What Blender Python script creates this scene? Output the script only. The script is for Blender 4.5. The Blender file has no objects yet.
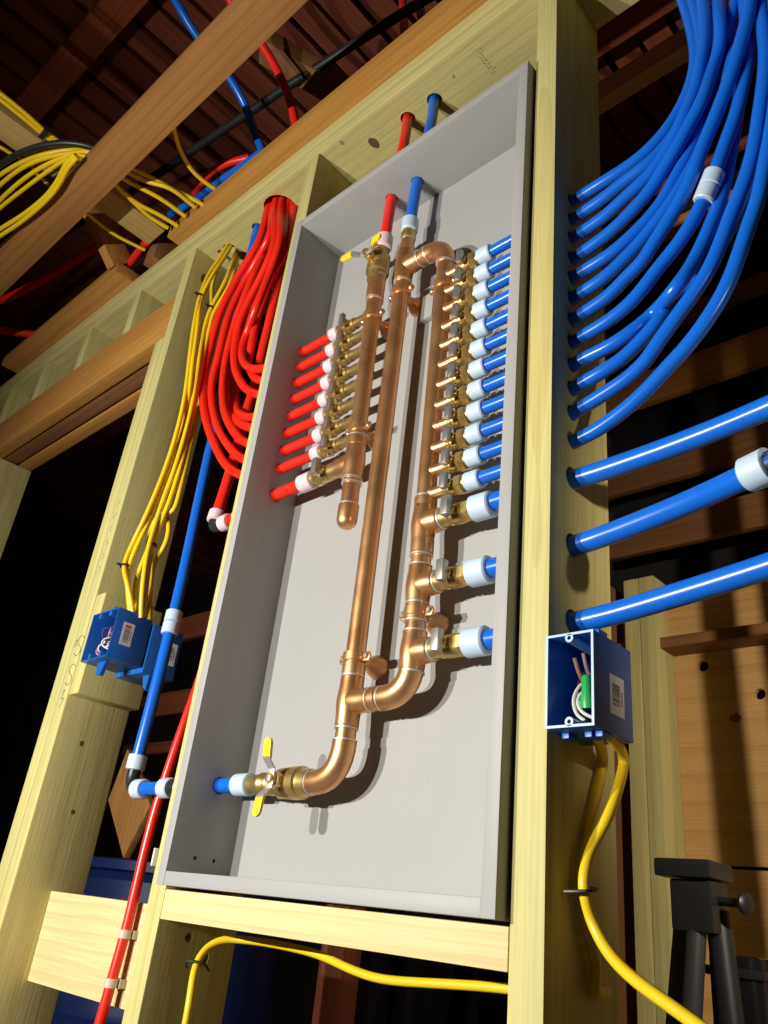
import bpy, bmesh, math, random
from mathutils import Vector, Matrix
random.seed(7)
SC = bpy.context.scene
COL = SC.collection

# ------------------------------------------------------------------ camera, world, lamps, exposure
cam_d = bpy.data.cameras.new('camera'); cam = bpy.data.objects.new('camera', cam_d); COL.objects.link(cam)
cam_d.sensor_fit = 'VERTICAL'; cam_d.sensor_height = 24.0; cam_d.lens = 18.767
cam_d.clip_start = 0.02; cam_d.clip_end = 60
_r, _u, _b, _c = [(0.732317, 0.672693, 0.105812), (0.238697, -0.399106, 0.88529), (0.637759, -0.623056, -0.452842), (1.073012, -0.708677, -0.012625)]
cam.matrix_world = Matrix(((_r[0], _u[0], _b[0], _c[0]), (_r[1], _u[1], _b[1], _c[1]), (_r[2], _u[2], _b[2], _c[2]), (0, 0, 0, 1)))
SC.camera = cam

world = bpy.data.worlds.new('world'); SC.world = world; world.use_nodes = True
world.node_tree.nodes['Background'].inputs[0].default_value = (1.0, 0.93, 0.82, 1)
world.node_tree.nodes['Background'].inputs[1].default_value = 0.012

def lamp(name, loc, power, target, col=(1, 0.965, 0.90), cone=130):
    d = bpy.data.lights.new(name, 'SPOT'); d.energy = power; d.color = col
    d.spot_size = math.radians(cone); d.spot_blend = 1.0; d.shadow_soft_size = 0.010
    o = bpy.data.objects.new(name, d); COL.objects.link(o); o.location = loc
    o.rotation_euler = (Vector(target) - Vector(loc)).to_track_quat('-Z', 'Y').to_euler()
    return o
# the twin-headed work light standing in the room, left of the camera
lamp('work_light_head', (-0.27, -1.75, 0.24), 148, (0.10, 0.1, 0.38))
lamp('work_light_head', (0.08, -1.75, 0.24), 106, (0.20, 0.1, 0.38))
# added unseen spot, upper right of the camera, brightening the sheathed wall beyond
lamp('added_wall_spot', (1.55, -0.20, 0.50), 72, (0.50, 0.95, 0.38), (1, 0.90, 0.74), 74)

SC.view_settings.view_transform = 'Standard'; SC.view_settings.look = 'None'
SC.view_settings.gamma = 1.0; SC.view_settings.use_curve_mapping = False
SC.view_settings.exposure = 0.0

# ------------------------------------------------------------------ centre lines of the bent runs, metres
RUN = {
 'fan1': [(0.466,0.0455,0.9628),(0.54,0.0457,0.9638),(0.585,0.047,0.9688),(0.6344,0.05,0.9822),(0.6791,0.05,0.9866),(0.7175,0.0528,0.9947),(0.7521,0.0556,1.013),(0.7832,0.0606,1.0507),(0.8057,0.0635,1.0981),(0.8182,0.0639,1.1509),(0.8163,0.0667,1.2279),(0.8069,0.0694,1.3178),(0.7937,0.0722,1.4185)],
 'fan2': [(0.466,0.0455,0.9243),(0.54,0.0457,0.9253),(0.585,0.047,0.9303),(0.6351,0.05,0.9451),(0.6703,0.05,0.9512),(0.7054,0.05,0.9635),(0.7391,0.0504,0.972),(0.769,0.0562,0.9983),(0.7967,0.0581,1.0368),(0.8176,0.057,1.0803),(0.8308,0.0512,1.1283),(0.8334,0.0502,1.1945),(0.8281,0.05,1.2688),(0.8214,0.05,1.3548)],
 'fan3': [(0.466,0.0455,0.8858),(0.54,0.0457,0.8868),(0.585,0.047,0.8918),(0.6357,0.05,0.9071),(0.6744,0.05,0.915),(0.7114,0.0482,0.9312),(0.7421,0.0481,0.9453),(0.7732,0.0476,0.9762),(0.8011,0.0425,1.0185),(0.8176,0.043,1.0558),(0.8291,0.0386,1.0881),(0.8406,0.0353,1.1291),(0.846,0.0354,1.1815),(0.8472,0.0336,1.2261),(0.8461,0.0318,1.3005)],
 'fan4': [(0.466,0.0455,0.8473),(0.54,0.0457,0.8483),(0.585,0.047,0.8533),(0.6354,0.05,0.8666),(0.6751,0.05,0.8763),(0.714,0.0496,0.8963),(0.7465,0.0488,0.921),(0.7696,0.0456,0.9467),(0.789,0.0429,0.9672),(0.8098,0.042,0.9984),(0.8313,0.0392,1.0289),(0.8457,0.0495,1.0965),(0.8593,0.0442,1.1262),(0.8658,0.0354,1.1609),(0.8644,0.0444,1.222),(0.8643,0.0454,1.2986)],
 'fan5': [(0.466,0.0455,0.8088),(0.54,0.0457,0.8098),(0.585,0.047,0.8148),(0.6342,0.05,0.8301),(0.6788,0.05,0.8369),(0.717,0.0522,0.8573),(0.7496,0.0565,0.8872),(0.7723,0.0577,0.9207),(0.7944,0.0599,0.9618),(0.8109,0.0614,0.9972),(0.827,0.0638,1.0364),(0.8404,0.0692,1.0911),(0.8592,0.0617,1.1433),(0.8769,0.0505,1.1807),(0.8876,0.0601,1.2299),(0.8974,0.0632,1.2855)],
 'fan6': [(0.466,0.0455,0.7703),(0.54,0.0457,0.7713),(0.585,0.047,0.7763),(0.6334,0.05,0.7915),(0.6689,0.05,0.7993),(0.7064,0.0523,0.8231),(0.7377,0.0536,0.8491),(0.7672,0.0542,0.8789),(0.7965,0.0573,0.9241),(0.8208,0.06,0.9715),(0.841,0.0603,1.0207),(0.859,0.0599,1.068),(0.8722,0.0663,1.1359),(0.8787,0.0838,1.2344),(0.8889,0.0769,1.3148)],
 'fan7': [(0.466,0.0455,0.7318),(0.54,0.0457,0.7328),(0.585,0.047,0.7378),(0.6338,0.05,0.7535),(0.6734,0.05,0.7628),(0.7049,0.0479,0.7809),(0.7293,0.0457,0.794),(0.7495,0.0436,0.8169),(0.7813,0.0414,0.8542),(0.8033,0.0393,0.8869),(0.8173,0.0371,0.9199),(0.8386,0.035,0.9611),(0.8588,0.0329,1.0019),(0.8746,0.0304,1.0362),(0.8897,0.0281,1.0762),(0.904,0.025,1.1169),(0.9145,0.0212,1.1547),(0.9241,0.02,1.1933)],
 'fan8': [(0.466,0.0455,0.6933),(0.54,0.0457,0.6943),(0.585,0.047,0.6993),(0.6335,0.05,0.7139),(0.6761,0.05,0.7219),(0.7138,0.0497,0.7399),(0.7457,0.0493,0.771),(0.7771,0.049,0.799),(0.7999,0.0487,0.8283),(0.8136,0.0483,0.8512),(0.8221,0.0478,0.8702),(0.8335,0.0461,0.89),(0.8481,0.0463,0.9264),(0.8655,0.0469,0.9693),(0.8776,0.0467,1.0108),(0.8861,0.0468,1.0448),(0.8933,0.0463,1.0908),(0.897,0.0457,1.1533),(0.9014,0.0453,1.2555)],
 'fan9': [(0.466,0.0455,0.6548),(0.54,0.0457,0.6558),(0.585,0.047,0.6608),(0.6352,0.05,0.6758),(0.6751,0.05,0.679),(0.707,0.0525,0.6913),(0.7314,0.0649,0.7174),(0.7723,0.0369,0.7146),(0.7898,0.0521,0.7561),(0.811,0.0576,0.8033),(0.826,0.0607,0.8421),(0.8365,0.0638,0.8805),(0.847,0.0654,0.9271),(0.8599,0.0662,0.9865),(0.8731,0.0679,1.0493),(0.8917,0.0696,1.1098),(0.9159,0.0714,1.167),(0.9405,0.0732,1.2253)],
 'fan10': [(0.466,0.0455,0.6163),(0.54,0.0457,0.6173),(0.585,0.047,0.6223),(0.6339,0.05,0.6368),(0.6644,0.05,0.643),(0.6909,0.0533,0.6542),(0.7149,0.0559,0.672),(0.7431,0.0581,0.6985),(0.7595,0.0834,0.7499),(0.7917,0.0719,0.7605),(0.8225,0.0713,0.7911),(0.851,0.0733,0.8392),(0.8659,0.0767,0.877),(0.8815,0.08,0.9438),(0.8999,0.0833,1.0323),(0.9217,0.0867,1.1235)],
 'fan11': [(0.466,0.0455,0.5778),(0.54,0.0457,0.5788),(0.585,0.047,0.5838),(0.6337,0.05,0.5989),(0.6644,0.05,0.6069),(0.6973,0.0491,0.6166),(0.7209,0.0482,0.6296),(0.7309,0.0474,0.6384),(0.7628,0.0465,0.6744),(0.7901,0.0456,0.7018),(0.8137,0.0447,0.7314),(0.8296,0.0438,0.7622),(0.8456,0.0429,0.7974),(0.8655,0.0421,0.8393),(0.8827,0.0412,0.8874),(0.8965,0.0403,0.9477),(0.9069,0.0395,0.9966),(0.9142,0.0396,1.0473),(0.9167,0.0386,1.0991),(0.9183,0.0399,1.1573),(0.9206,0.0373,1.2218)],
 'fan12': [(0.466,0.0455,0.5393),(0.54,0.0457,0.5403),(0.585,0.047,0.5453),(0.6363,0.05,0.553),(0.6635,0.05,0.5598),(0.6995,0.0487,0.5741),(0.7295,0.0475,0.5923),(0.7554,0.0463,0.6115),(0.7818,0.045,0.6314),(0.8106,0.0437,0.6616),(0.8311,0.0425,0.6902),(0.8479,0.0413,0.7246),(0.8636,0.04,0.7623),(0.8792,0.0387,0.7974),(0.891,0.0375,0.8393),(0.903,0.0363,0.8821),(0.9173,0.035,0.9432),(0.9299,0.0327,1.0278),(0.9373,0.0323,1.1266),(0.9384,0.0312,1.1927)],
 'fan13': [(0.48,0.0455,0.495),(0.54,0.046,0.496),(0.6275,0.05,0.4955),(0.7106,0.05,0.4984),(0.7841,0.045,0.5),(0.8589,0.04,0.5055),(0.922,0.03,0.5087)],
 'fan14': [(0.48,0.0455,0.399),(0.54,0.046,0.4),(0.628,0.05,0.4054),(0.6852,0.045,0.4087),(0.7468,0.035,0.4118),(0.7988,0.02,0.4118),(0.8433,0.0,0.4087),(0.873,-0.01,0.4095),(0.9268,-0.03,0.4106)],
 'fan15': [(0.48,0.0455,0.304),(0.54,0.046,0.305),(0.6306,0.05,0.309),(0.6806,0.048,0.3118),(0.7367,0.045,0.3171),(0.8415,0.035,0.3263),(0.9093,0.02,0.3308)],
 'coup8': [(0.8127,0.0473,0.8472),(0.8317,0.047,0.8885)],
 'coup14': [(0.8423,-0.0,0.4086),(0.8757,-0.01,0.4097)],
 'red8': [(0.112,0.0455,0.7002),(0.03,0.0455,0.7002),(-0.045,0.0455,0.7002),(-0.1069,0.0449,0.7265),(-0.1571,0.0407,0.7608),(-0.2207,0.0446,0.8294),(-0.2822,0.0452,0.9101),(-0.33,0.0442,1.0035),(-0.3432,0.0407,1.0778),(-0.3443,0.0413,1.1403),(-0.3305,0.0334,1.2376),(-0.2859,0.0334,1.3337),(-0.2228,0.0332,1.4102),(-0.2235,0.033,1.5),(-0.2235,0.033,1.6)],
 'red7': [(0.112,0.0455,0.7386),(0.03,0.0455,0.7386),(-0.045,0.0455,0.7386),(-0.1062,0.045,0.7604),(-0.1531,0.0423,0.7979),(-0.2332,0.0495,0.8791),(-0.2966,0.0545,0.9716),(-0.3252,0.055,1.0589),(-0.3126,0.05,1.1167),(-0.3061,0.0451,1.2366),(-0.2639,0.0513,1.3546),(-0.1753,0.0291,1.3914),(-0.211,0.04,1.5),(-0.211,0.04,1.6)],
 'red6': [(0.112,0.0455,0.777),(0.03,0.0455,0.777),(-0.045,0.0455,0.777),(-0.1083,0.045,0.7994),(-0.1513,0.0407,0.8349),(-0.1905,0.0356,0.8859),(-0.2332,0.042,0.9525),(-0.2705,0.0498,1.0435),(-0.2827,0.0529,1.1195),(-0.2628,0.0448,1.2111),(-0.2188,0.0386,1.3186),(-0.2236,0.0654,1.4544),(-0.203,0.052,1.5),(-0.203,0.052,1.6)],
 'red5': [(0.112,0.0455,0.8154),(0.03,0.0455,0.8154),(-0.045,0.0455,0.8154),(-0.1048,0.0438,0.8341),(-0.1559,0.0433,0.8673),(-0.2379,0.066,0.942),(-0.2695,0.068,1.0043),(-0.2856,0.0704,1.08),(-0.2876,0.0718,1.1789),(-0.2417,0.0538,1.2804),(-0.2407,0.0779,1.4483),(-0.203,0.068,1.5),(-0.203,0.068,1.6)],
 'red4': [(0.112,0.0455,0.8538),(0.03,0.0455,0.8538),(-0.045,0.0455,0.8538),(-0.1189,0.0494,0.8667),(-0.1492,0.0425,0.8816),(-0.2544,0.0861,0.9871),(-0.2803,0.0894,1.0697),(-0.2914,0.0897,1.193),(-0.2851,0.094,1.3408),(-0.1691,0.0459,1.3907),(-0.19,0.075,1.5),(-0.19,0.075,1.6)],
 'red3': [(0.112,0.0455,0.8922),(0.03,0.0455,0.8922),(-0.045,0.0455,0.8922),(-0.112,0.045,0.92),(-0.1584,0.045,0.9538),(-0.2051,0.045,1.0095),(-0.2364,0.0468,1.0685),(-0.2481,0.0467,1.1232),(-0.2409,0.043,1.1956),(-0.1993,0.0402,1.2683),(-0.1478,0.0307,1.3489),(-0.195,0.034,1.5),(-0.195,0.034,1.6)],
 'red2': [(0.112,0.0455,0.9306),(0.03,0.0455,0.9306),(-0.045,0.0455,0.9306),(-0.1244,0.0509,0.9642),(-0.1714,0.0587,1.009),(-0.214,0.0713,1.0715),(-0.2041,0.0625,1.1121),(-0.218,0.0727,1.2202),(-0.1766,0.0569,1.2993),(-0.1517,0.0487,1.3951),(-0.179,0.06,1.5),(-0.179,0.06,1.6)],
 'red1': [(0.112,0.0455,0.969),(0.03,0.0455,0.969),(-0.045,0.0455,0.969),(-0.1088,0.0449,0.9841),(-0.145,0.0402,0.9969),(-0.1921,0.0457,1.0395),(-0.2249,0.0546,1.0938),(-0.233,0.0605,1.1447),(-0.1809,0.039,1.1825),(-0.1617,0.042,1.2822),(-0.127,0.0294,1.3569),(-0.184,0.044,1.5),(-0.184,0.044,1.6)],
 'red9a': [(0.1,0.0455,0.647),(0.02,0.0455,0.645),(-0.06,0.0455,0.636),(-0.122,0.047,0.628)],
 'red9b': [(-0.17,0.05,0.6469),(-0.172,0.0556,0.69),(-0.1734,0.0656,0.8099),(-0.1803,0.0733,0.924),(-0.1845,0.0822,0.9834),(-0.1882,0.0846,1.0994),(-0.178,0.08,1.1604),(-0.1683,0.075,1.2409),(-0.1636,0.0747,1.3372),(-0.1619,0.0732,1.4202),(-0.166,0.07,1.5),(-0.166,0.07,1.62)],
 'red9elbow': [(-0.1765,0.055,0.6464),(-0.1598,0.053,0.6238),(-0.112,0.05,0.6254)],
 'blueLa': [(0.075,0.0455,0.1435),(0.02,0.0455,0.1435),(-0.06,0.0455,0.143),(-0.115,0.0455,0.1425),(-0.2,0.0455,0.142)],
 'blueLb': [(-0.238,0.0455,0.1763),(-0.2348,0.0455,0.2486),(-0.2347,0.047,0.3342),(-0.2418,0.052,0.4467),(-0.2596,0.062,0.5596),(-0.2952,0.078,0.7277),(-0.3315,0.095,0.9128),(-0.3472,0.1,1.0553),(-0.3547,0.098,1.1981),(-0.3319,0.08,1.3428),(-0.2972,0.06,1.5031),(-0.2915,0.058,1.55),(-0.2915,0.058,1.62)],
 'blueLcoup': [(-0.2406,0.051,0.4224),(-0.2448,0.054,0.4721)],
 'redLow': [(-0.1778,0.05,-0.2308),(-0.1739,0.052,-0.1674),(-0.1724,0.055,-0.1106),(-0.1707,0.058,-0.0513),(-0.1702,0.06,0.0922),(-0.1573,0.066,0.2142),(-0.1526,0.08,0.3254),(-0.1645,0.095,0.3962),(-0.1868,0.115,0.4852),(-0.19,0.122,0.62),(-0.19,0.124,1.1),(-0.19,0.124,1.518)],
 'clipA': [(-0.1717,0.0575,-0.0723)],
 'clipB': [(-0.1735,0.0535,-0.1387)],
 'redsup': [(0.214,0.0455,1.13),(0.2165,0.0455,1.2635),(0.216,0.06,1.52),(0.1388,0.075,1.9349),(0.1169,0.08,2.0466),(0.0753,0.09,2.2757)],
 'bluesup': [(0.279,0.0455,1.15),(0.2835,0.0455,1.2635),(0.2885,0.062,1.52),(0.188,0.075,1.9561),(0.167,0.08,2.0474),(0.1229,0.09,2.2667)],
 'yel1': [(-0.4145,0.0564,1.5595),(-0.3882,0.0306,1.4615),(-0.398,0.0159,1.3973),(-0.3848,0.0005,1.2991),(-0.3697,-0.0019,1.1985),(-0.355,0.0009,1.104),(-0.3336,0.003,0.9969),(-0.33,0.0058,0.9162),(-0.3398,0.0092,0.8311),(-0.3515,0.0069,0.7468),(-0.3661,0.0035,0.6776),(-0.3875,0.0029,0.6245),(-0.389,-0.0011,0.5757),(-0.3679,0.0041,0.538),(-0.3613,0.0192,0.5034),(-0.3581,0.03,0.4747)],
 'yel2': [(-0.4149,0.0664,1.5608),(-0.3769,0.0343,1.4509),(-0.372,0.0122,1.3729),(-0.3851,0.0046,1.2959),(-0.3583,0.0022,1.1958),(-0.3407,0.0042,1.085),(-0.3283,0.0105,0.9855),(-0.3452,0.0213,0.9174),(-0.3438,0.0188,0.8247),(-0.3561,0.0171,0.7481),(-0.3685,0.0136,0.6732),(-0.3791,0.0091,0.6182),(-0.3884,0.0094,0.5706),(-0.3739,0.0136,0.5253),(-0.3737,0.0301,0.4837)],
 'yel3': [(-0.4307,0.0892,1.56),(-0.3448,0.04,1.3923),(-0.3424,0.03,1.3239),(-0.3559,0.0222,1.2615),(-0.3529,0.0177,1.1887),(-0.3363,0.0165,1.0911),(-0.3262,0.0212,0.991),(-0.3281,0.0248,0.8999),(-0.3327,0.0251,0.8117),(-0.3443,0.024,0.7406),(-0.3495,0.022,0.6697),(-0.3473,0.02,0.6108),(-0.3359,0.0196,0.5527),(-0.3361,0.0265,0.512),(-0.3381,0.0379,0.4678)],
 'yel4': [(-0.438,0.1018,1.56),(-0.3315,0.045,1.3687),(-0.3271,0.035,1.3065),(-0.349,0.029,1.2503),(-0.3457,0.0273,1.1766),(-0.3374,0.027,1.0638),(-0.3306,0.0327,0.9587),(-0.332,0.0351,0.8807),(-0.33,0.0346,0.8082),(-0.3347,0.0331,0.7301),(-0.3501,0.0333,0.6748),(-0.3551,0.032,0.6289),(-0.3462,0.0301,0.581),(-0.3386,0.0335,0.5258),(-0.3425,0.0466,0.4714)],
 'yel5': [(-0.4437,0.0617,1.56),(-0.4327,0.05,1.479),(-0.4372,0.05,1.4015),(-0.3927,0.045,1.2907),(-0.3639,0.0459,1.1676),(-0.3529,0.0501,1.0619),(-0.3363,0.0466,0.9417),(-0.3311,0.046,0.8473),(-0.3285,0.046,0.7709),(-0.3333,0.046,0.7068),(-0.3679,0.0361,0.7069),(-0.3884,0.036,0.6738),(-0.3766,0.034,0.6186),(-0.384,0.03,0.5553),(-0.3684,0.04,0.4862)],
 'yel6': [(-0.3868,0.0459,0.7162),(-0.363,0.0483,0.7062),(-0.3405,0.05,0.6725),(-0.3392,0.05,0.6326),(-0.353,0.046,0.5999),(-0.3525,0.046,0.555),(-0.3372,0.0554,0.4693)],
 'yelbot': [(0.0649,0.03,-0.1748),(0.064,0.03,-0.1306),(0.0493,0.04,-0.0916),(0.0466,0.055,-0.0707),(0.0572,0.07,-0.0591),(0.0803,0.09,-0.0558),(0.1455,0.1,-0.0553),(0.2252,0.1,-0.0591),(0.2812,0.1,-0.0686),(0.3325,0.1,-0.0733),(0.409,0.1,-0.0684),(0.4783,0.1,-0.063),(0.5293,0.1,-0.0604)],
 'yelr1': [(0.652,0.045,0.18),(0.6295,0.0985,0.1695),(0.6295,0.0846,0.1338),(0.6295,0.0654,0.0915),(0.6295,0.0532,0.0529),(0.6295,0.0566,0.0221),(0.6295,0.0673,-0.0073),(0.6295,0.078,-0.0304),(0.6295,0.0738,-0.0487),(0.628,0.1,-0.05)],
 'yelr2': [(0.668,0.04,0.18),(0.655,0.0969,0.1692),(0.655,0.089,0.1462),(0.655,0.0621,0.1055),(0.642,0.0549,0.0781),(0.642,0.0373,0.0516),(0.642,0.0352,0.034),(0.6445,0.045,0.0077),(0.6652,0.04,-0.0178),(0.6939,0.03,-0.0344),(0.7251,0.02,-0.0468),(0.7578,0.01,-0.0596),(0.7842,0.0,-0.0703)],
 'drape1': [(-1.85,-0.5,1.506),(-1.4,-0.47,1.581),(-0.8931,-0.4429,1.6174),(-0.7834,-0.4319,1.606),(-0.7016,-0.4153,1.6062),(-0.6208,-0.3869,1.6062),(-0.5699,-0.3491,1.6193),(-0.5268,-0.3203,1.6112),(-0.5161,-0.2676,1.6219),(-0.4777,-0.2012,1.6134),(-0.4648,-0.1354,1.6183),(-0.4383,-0.0584,1.615),(-0.4252,-0.002,1.612)],
 'drape2': [(-1.85,-0.512,1.492),(-1.4,-0.478,1.577),(-0.9088,-0.426,1.5864),(-0.8119,-0.418,1.602),(-0.7085,-0.4054,1.6024),(-0.6266,-0.3822,1.6005),(-0.5591,-0.3447,1.6044),(-0.5051,-0.3205,1.5905),(-0.504,-0.2557,1.606),(-0.4843,-0.1799,1.6054),(-0.4475,-0.1272,1.6026),(-0.4502,-0.0478,1.6066)],
 'drape3': [(-1.85,-0.524,1.478),(-1.4,-0.486,1.573),(-1.0101,-0.394,1.6164),(-0.8591,-0.3961,1.5984),(-0.7286,-0.3865,1.598),(-0.6358,-0.3688,1.5985),(-0.5565,-0.3394,1.6004),(-0.5179,-0.2999,1.5917),(-0.5246,-0.2144,1.6056),(-0.5007,-0.1238,1.606),(-0.4978,-0.0466,1.606)],
 'drape4': [(-1.85,-0.536,1.464),(-1.4,-0.494,1.569),(-0.979,-0.3946,1.5802),(-0.8814,-0.3846,1.5934),(-0.7432,-0.3701,1.594),(-0.6432,-0.3578,1.5925),(-0.5429,-0.344,1.5744),(-0.5433,-0.2908,1.6087),(-0.5581,-0.2073,1.5992),(-0.5618,-0.1454,1.6023),(-0.5494,-0.0975,1.603),(-0.5406,-0.0391,1.603)],
 'drape5': [(-1.85,-0.548,1.395),(-1.4,-0.502,1.51),(-1.0024,-0.3688,1.5326),(-0.911,-0.3522,1.535),(-0.7959,-0.3368,1.5338),(-0.6708,-0.3304,1.5321),(-0.6,-0.3339,1.533),(-0.5365,-0.3452,1.5327),(-0.4851,-0.3459,1.5322)],
 'drape6': [(-1.85,-0.56,1.39),(-1.4,-0.51,1.515),(-0.9916,-0.3766,1.5423),(-0.8913,-0.3625,1.54),(-0.7843,-0.3447,1.5413),(-0.678,-0.3358,1.543),(-0.6019,-0.341,1.542),(-0.539,-0.3521,1.5422),(-0.4948,-0.3493,1.5433)],
 'drape7': [(-0.5513,-0.2887,1.6167),(-0.567,-0.2109,1.6096),(-0.5739,-0.1454,1.6068),(-0.5797,-0.1041,1.606),(-0.5727,-0.0509,1.606)],
 'drape8': [(-1.85,-0.572,1.48),(-1.4,-0.518,1.615),(-0.7855,-0.4954,1.64),(-0.7324,-0.4655,1.64),(-0.7292,-0.4404,1.64),(-0.7195,-0.3906,1.64),(-0.7365,-0.3602,1.64),(-0.7465,-0.3067,1.64),(-0.7432,-0.2494,1.64),(-0.7587,-0.1322,1.64),(-0.7361,-0.0306,1.64)],
 'drape9': [(-0.2657,-0.2562,1.65),(-0.3216,-0.2156,1.65),(-0.3688,-0.1628,1.65),(-0.3952,-0.1075,1.65),(-0.3992,-0.0634,1.65),(-0.3951,-0.024,1.65),(-0.396,-0.0001,1.65)],
 'drapeblk': [(-1.85,-0.584,1.442),(-1.4,-0.526,1.587),(-0.8521,-0.4582,1.612),(-0.7579,-0.4451,1.612),(-0.6772,-0.4284,1.612),(-0.6007,-0.3986,1.612),(-0.5425,-0.3611,1.6116),(-0.5078,-0.3198,1.6115),(-0.4928,-0.2783,1.6121)],
 'edge1': [(-0.575,-1.38,1.625),(-0.562,-0.5833,1.625),(-0.5622,-0.5353,1.625),(-0.5658,-0.4715,1.625),(-0.5744,-0.4157,1.625),(-0.5753,-0.3806,1.625)],
 'edge2': [(-0.588,-1.38,1.622),(-0.5747,-0.5769,1.622),(-0.5752,-0.5286,1.622),(-0.5792,-0.4643,1.622),(-0.5839,-0.4153,1.622),(-0.5835,-0.3863,1.622)],
 'upblue': [(-0.21,-0.78,2.36),(-0.225,-0.55,2.1),(-0.2446,-0.3714,1.95),(-0.259,-0.3126,1.93),(-0.2634,-0.2504,1.9),(-0.257,-0.1478,1.86),(-0.2605,-0.08,1.82),(-0.2625,-0.0457,1.78),(-0.2395,-0.0127,1.7),(-0.2236,0.0121,1.62)],
 'upred': [(-0.02,-0.76,2.36),(-0.04,-0.52,2.1),(-0.144,-0.2746,1.95),(-0.1481,-0.2087,1.92),(-0.1322,-0.1402,1.87),(-0.1223,-0.0854,1.82),(-0.1092,-0.0423,1.75),(-0.0969,-0.0219,1.68),(-0.0863,-0.0091,1.62)],
 'upblue2': [(-0.6214,-0.0371,1.7),(-0.4971,-0.022,1.7),(-0.3884,-0.0182,1.7),(-0.3299,-0.0132,1.7),(-0.2333,-0.0079,1.7)],
 'upred2': [(-0.7468,-0.0291,1.72),(-0.5835,-0.0172,1.72),(-0.4501,-0.0442,1.72),(-0.3686,-0.0381,1.72),(-0.2996,-0.0084,1.72)],
 'farred1': [(-2.3,0.12,1.72),(-1.5961,-0.1955,1.75),(-1.496,-0.1669,1.75),(-1.2813,-0.1242,1.75),(-1.0622,-0.096,1.75),(-0.9105,-0.0765,1.75),(-0.7917,-0.0612,1.75)],
 'farred2': [(-2.4,0.1,1.66),(-1.6209,-0.1682,1.7),(-1.5803,-0.1133,1.7),(-1.5338,-0.0606,1.7),(-1.4817,-0.0105,1.7),(-1.4145,0.0701,1.7)],
 'farred3': [(-0.9331,-0.009,1.66),(-0.86,-0.0179,1.66),(-0.7704,-0.0317,1.66),(-0.704,-0.0397,1.66)],
 'farblack': [(-1.2007,-0.1405,1.9),(-0.7973,-0.0828,1.9),(-0.4618,-0.0469,1.9),(-0.3245,-0.0305,1.9),(-0.1941,-0.017,1.9),(-0.0763,-0.0008,1.9),(0.0512,0.0151,1.9),(0.1686,0.0316,1.9),(0.2785,0.0471,1.9)],
}

# ------------------------------------------------------------------ materials
MATS = {}
def new_mat(name):
    m = bpy.data.materials.new(name); m.use_nodes = True
    nt = m.node_tree; b = nt.nodes['Principled BSDF']
    return m, nt, b
def plain(name, col, rough=0.5, metal=0.0, spec=0.5, var=0.0, scale=40, bump=0.0, coat=0.0, trans=0.0):
    if name in MATS: return MATS[name]
    m, nt, b = new_mat(name)
    b.inputs['Base Color'].default_value = (*col, 1); b.inputs['Roughness'].default_value = rough
    b.inputs['Metallic'].default_value = metal; b.inputs['Specular IOR Level'].default_value = spec
    b.inputs['Coat Weight'].default_value = coat; b.inputs['Coat Roughness'].default_value = 0.08
    if trans: b.inputs['Subsurface Weight'].default_value = trans; b.inputs['Subsurface Radius'].default_value = (0.004, 0.004, 0.004)
    if var or bump:
        tc = nt.nodes.new('ShaderNodeTexCoord'); n = nt.nodes.new('ShaderNodeTexNoise')
        n.inputs['Scale'].default_value = scale; n.inputs['Detail'].default_value = 4
        nt.links.new(tc.outputs['Object'], n.inputs['Vector'])
        if var:
            r = nt.nodes.new('ShaderNodeValToRGB')
            r.color_ramp.elements[0].position = 0.3; r.color_ramp.elements[1].position = 0.7
            r.color_ramp.elements[0].color = (*[c*(1-var) for c in col], 1)
            r.color_ramp.elements[1].color = (*[min(1, c*(1+var)) for c in col], 1)
            nt.links.new(n.outputs['Fac'], r.inputs['Fac']); nt.links.new(r.outputs['Color'], b.inputs['Base Color'])
        if bump:
            bp = nt.nodes.new('ShaderNodeBump'); bp.inputs['Strength'].default_value = bump; bp.inputs['Distance'].default_value = 0.002
            nt.links.new(n.outputs['Fac'], bp.inputs['Height']); nt.links.new(bp.outputs['Normal'], b.inputs['Normal'])
    MATS[name] = m
    return m

WOODS = {   # light tone, dark tone, blotch tone
 'treated':  ((0.63, 0.55, 0.215), (0.46, 0.37, 0.115), (0.49, 0.47, 0.19)),
 'pale':     ((0.74, 0.60, 0.30), (0.58, 0.43, 0.17), (0.70, 0.56, 0.28)),
 'aged':     ((0.50, 0.245, 0.055), (0.33, 0.135, 0.024), (0.43, 0.195, 0.042)),
 'brown':    ((0.27, 0.125, 0.045), (0.14, 0.060, 0.022), (0.20, 0.09, 0.035)),
 'deck':     ((0.24, 0.062, 0.030), (0.12, 0.030, 0.016), (0.18, 0.048, 0.024)),
 'joist':    ((0.37, 0.18, 0.048), (0.22, 0.09, 0.022), (0.30, 0.14, 0.038)),
 'rafter':   ((0.34, 0.085, 0.036), (0.17, 0.040, 0.018), (0.26, 0.065, 0.028)),
 'honey':    ((0.52, 0.36, 0.12), (0.40, 0.25, 0.07), (0.46, 0.31, 0.10)),
 'ply':      ((0.60, 0.35, 0.115), (0.47, 0.25, 0.07), (0.63, 0.38, 0.14)),
}
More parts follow.
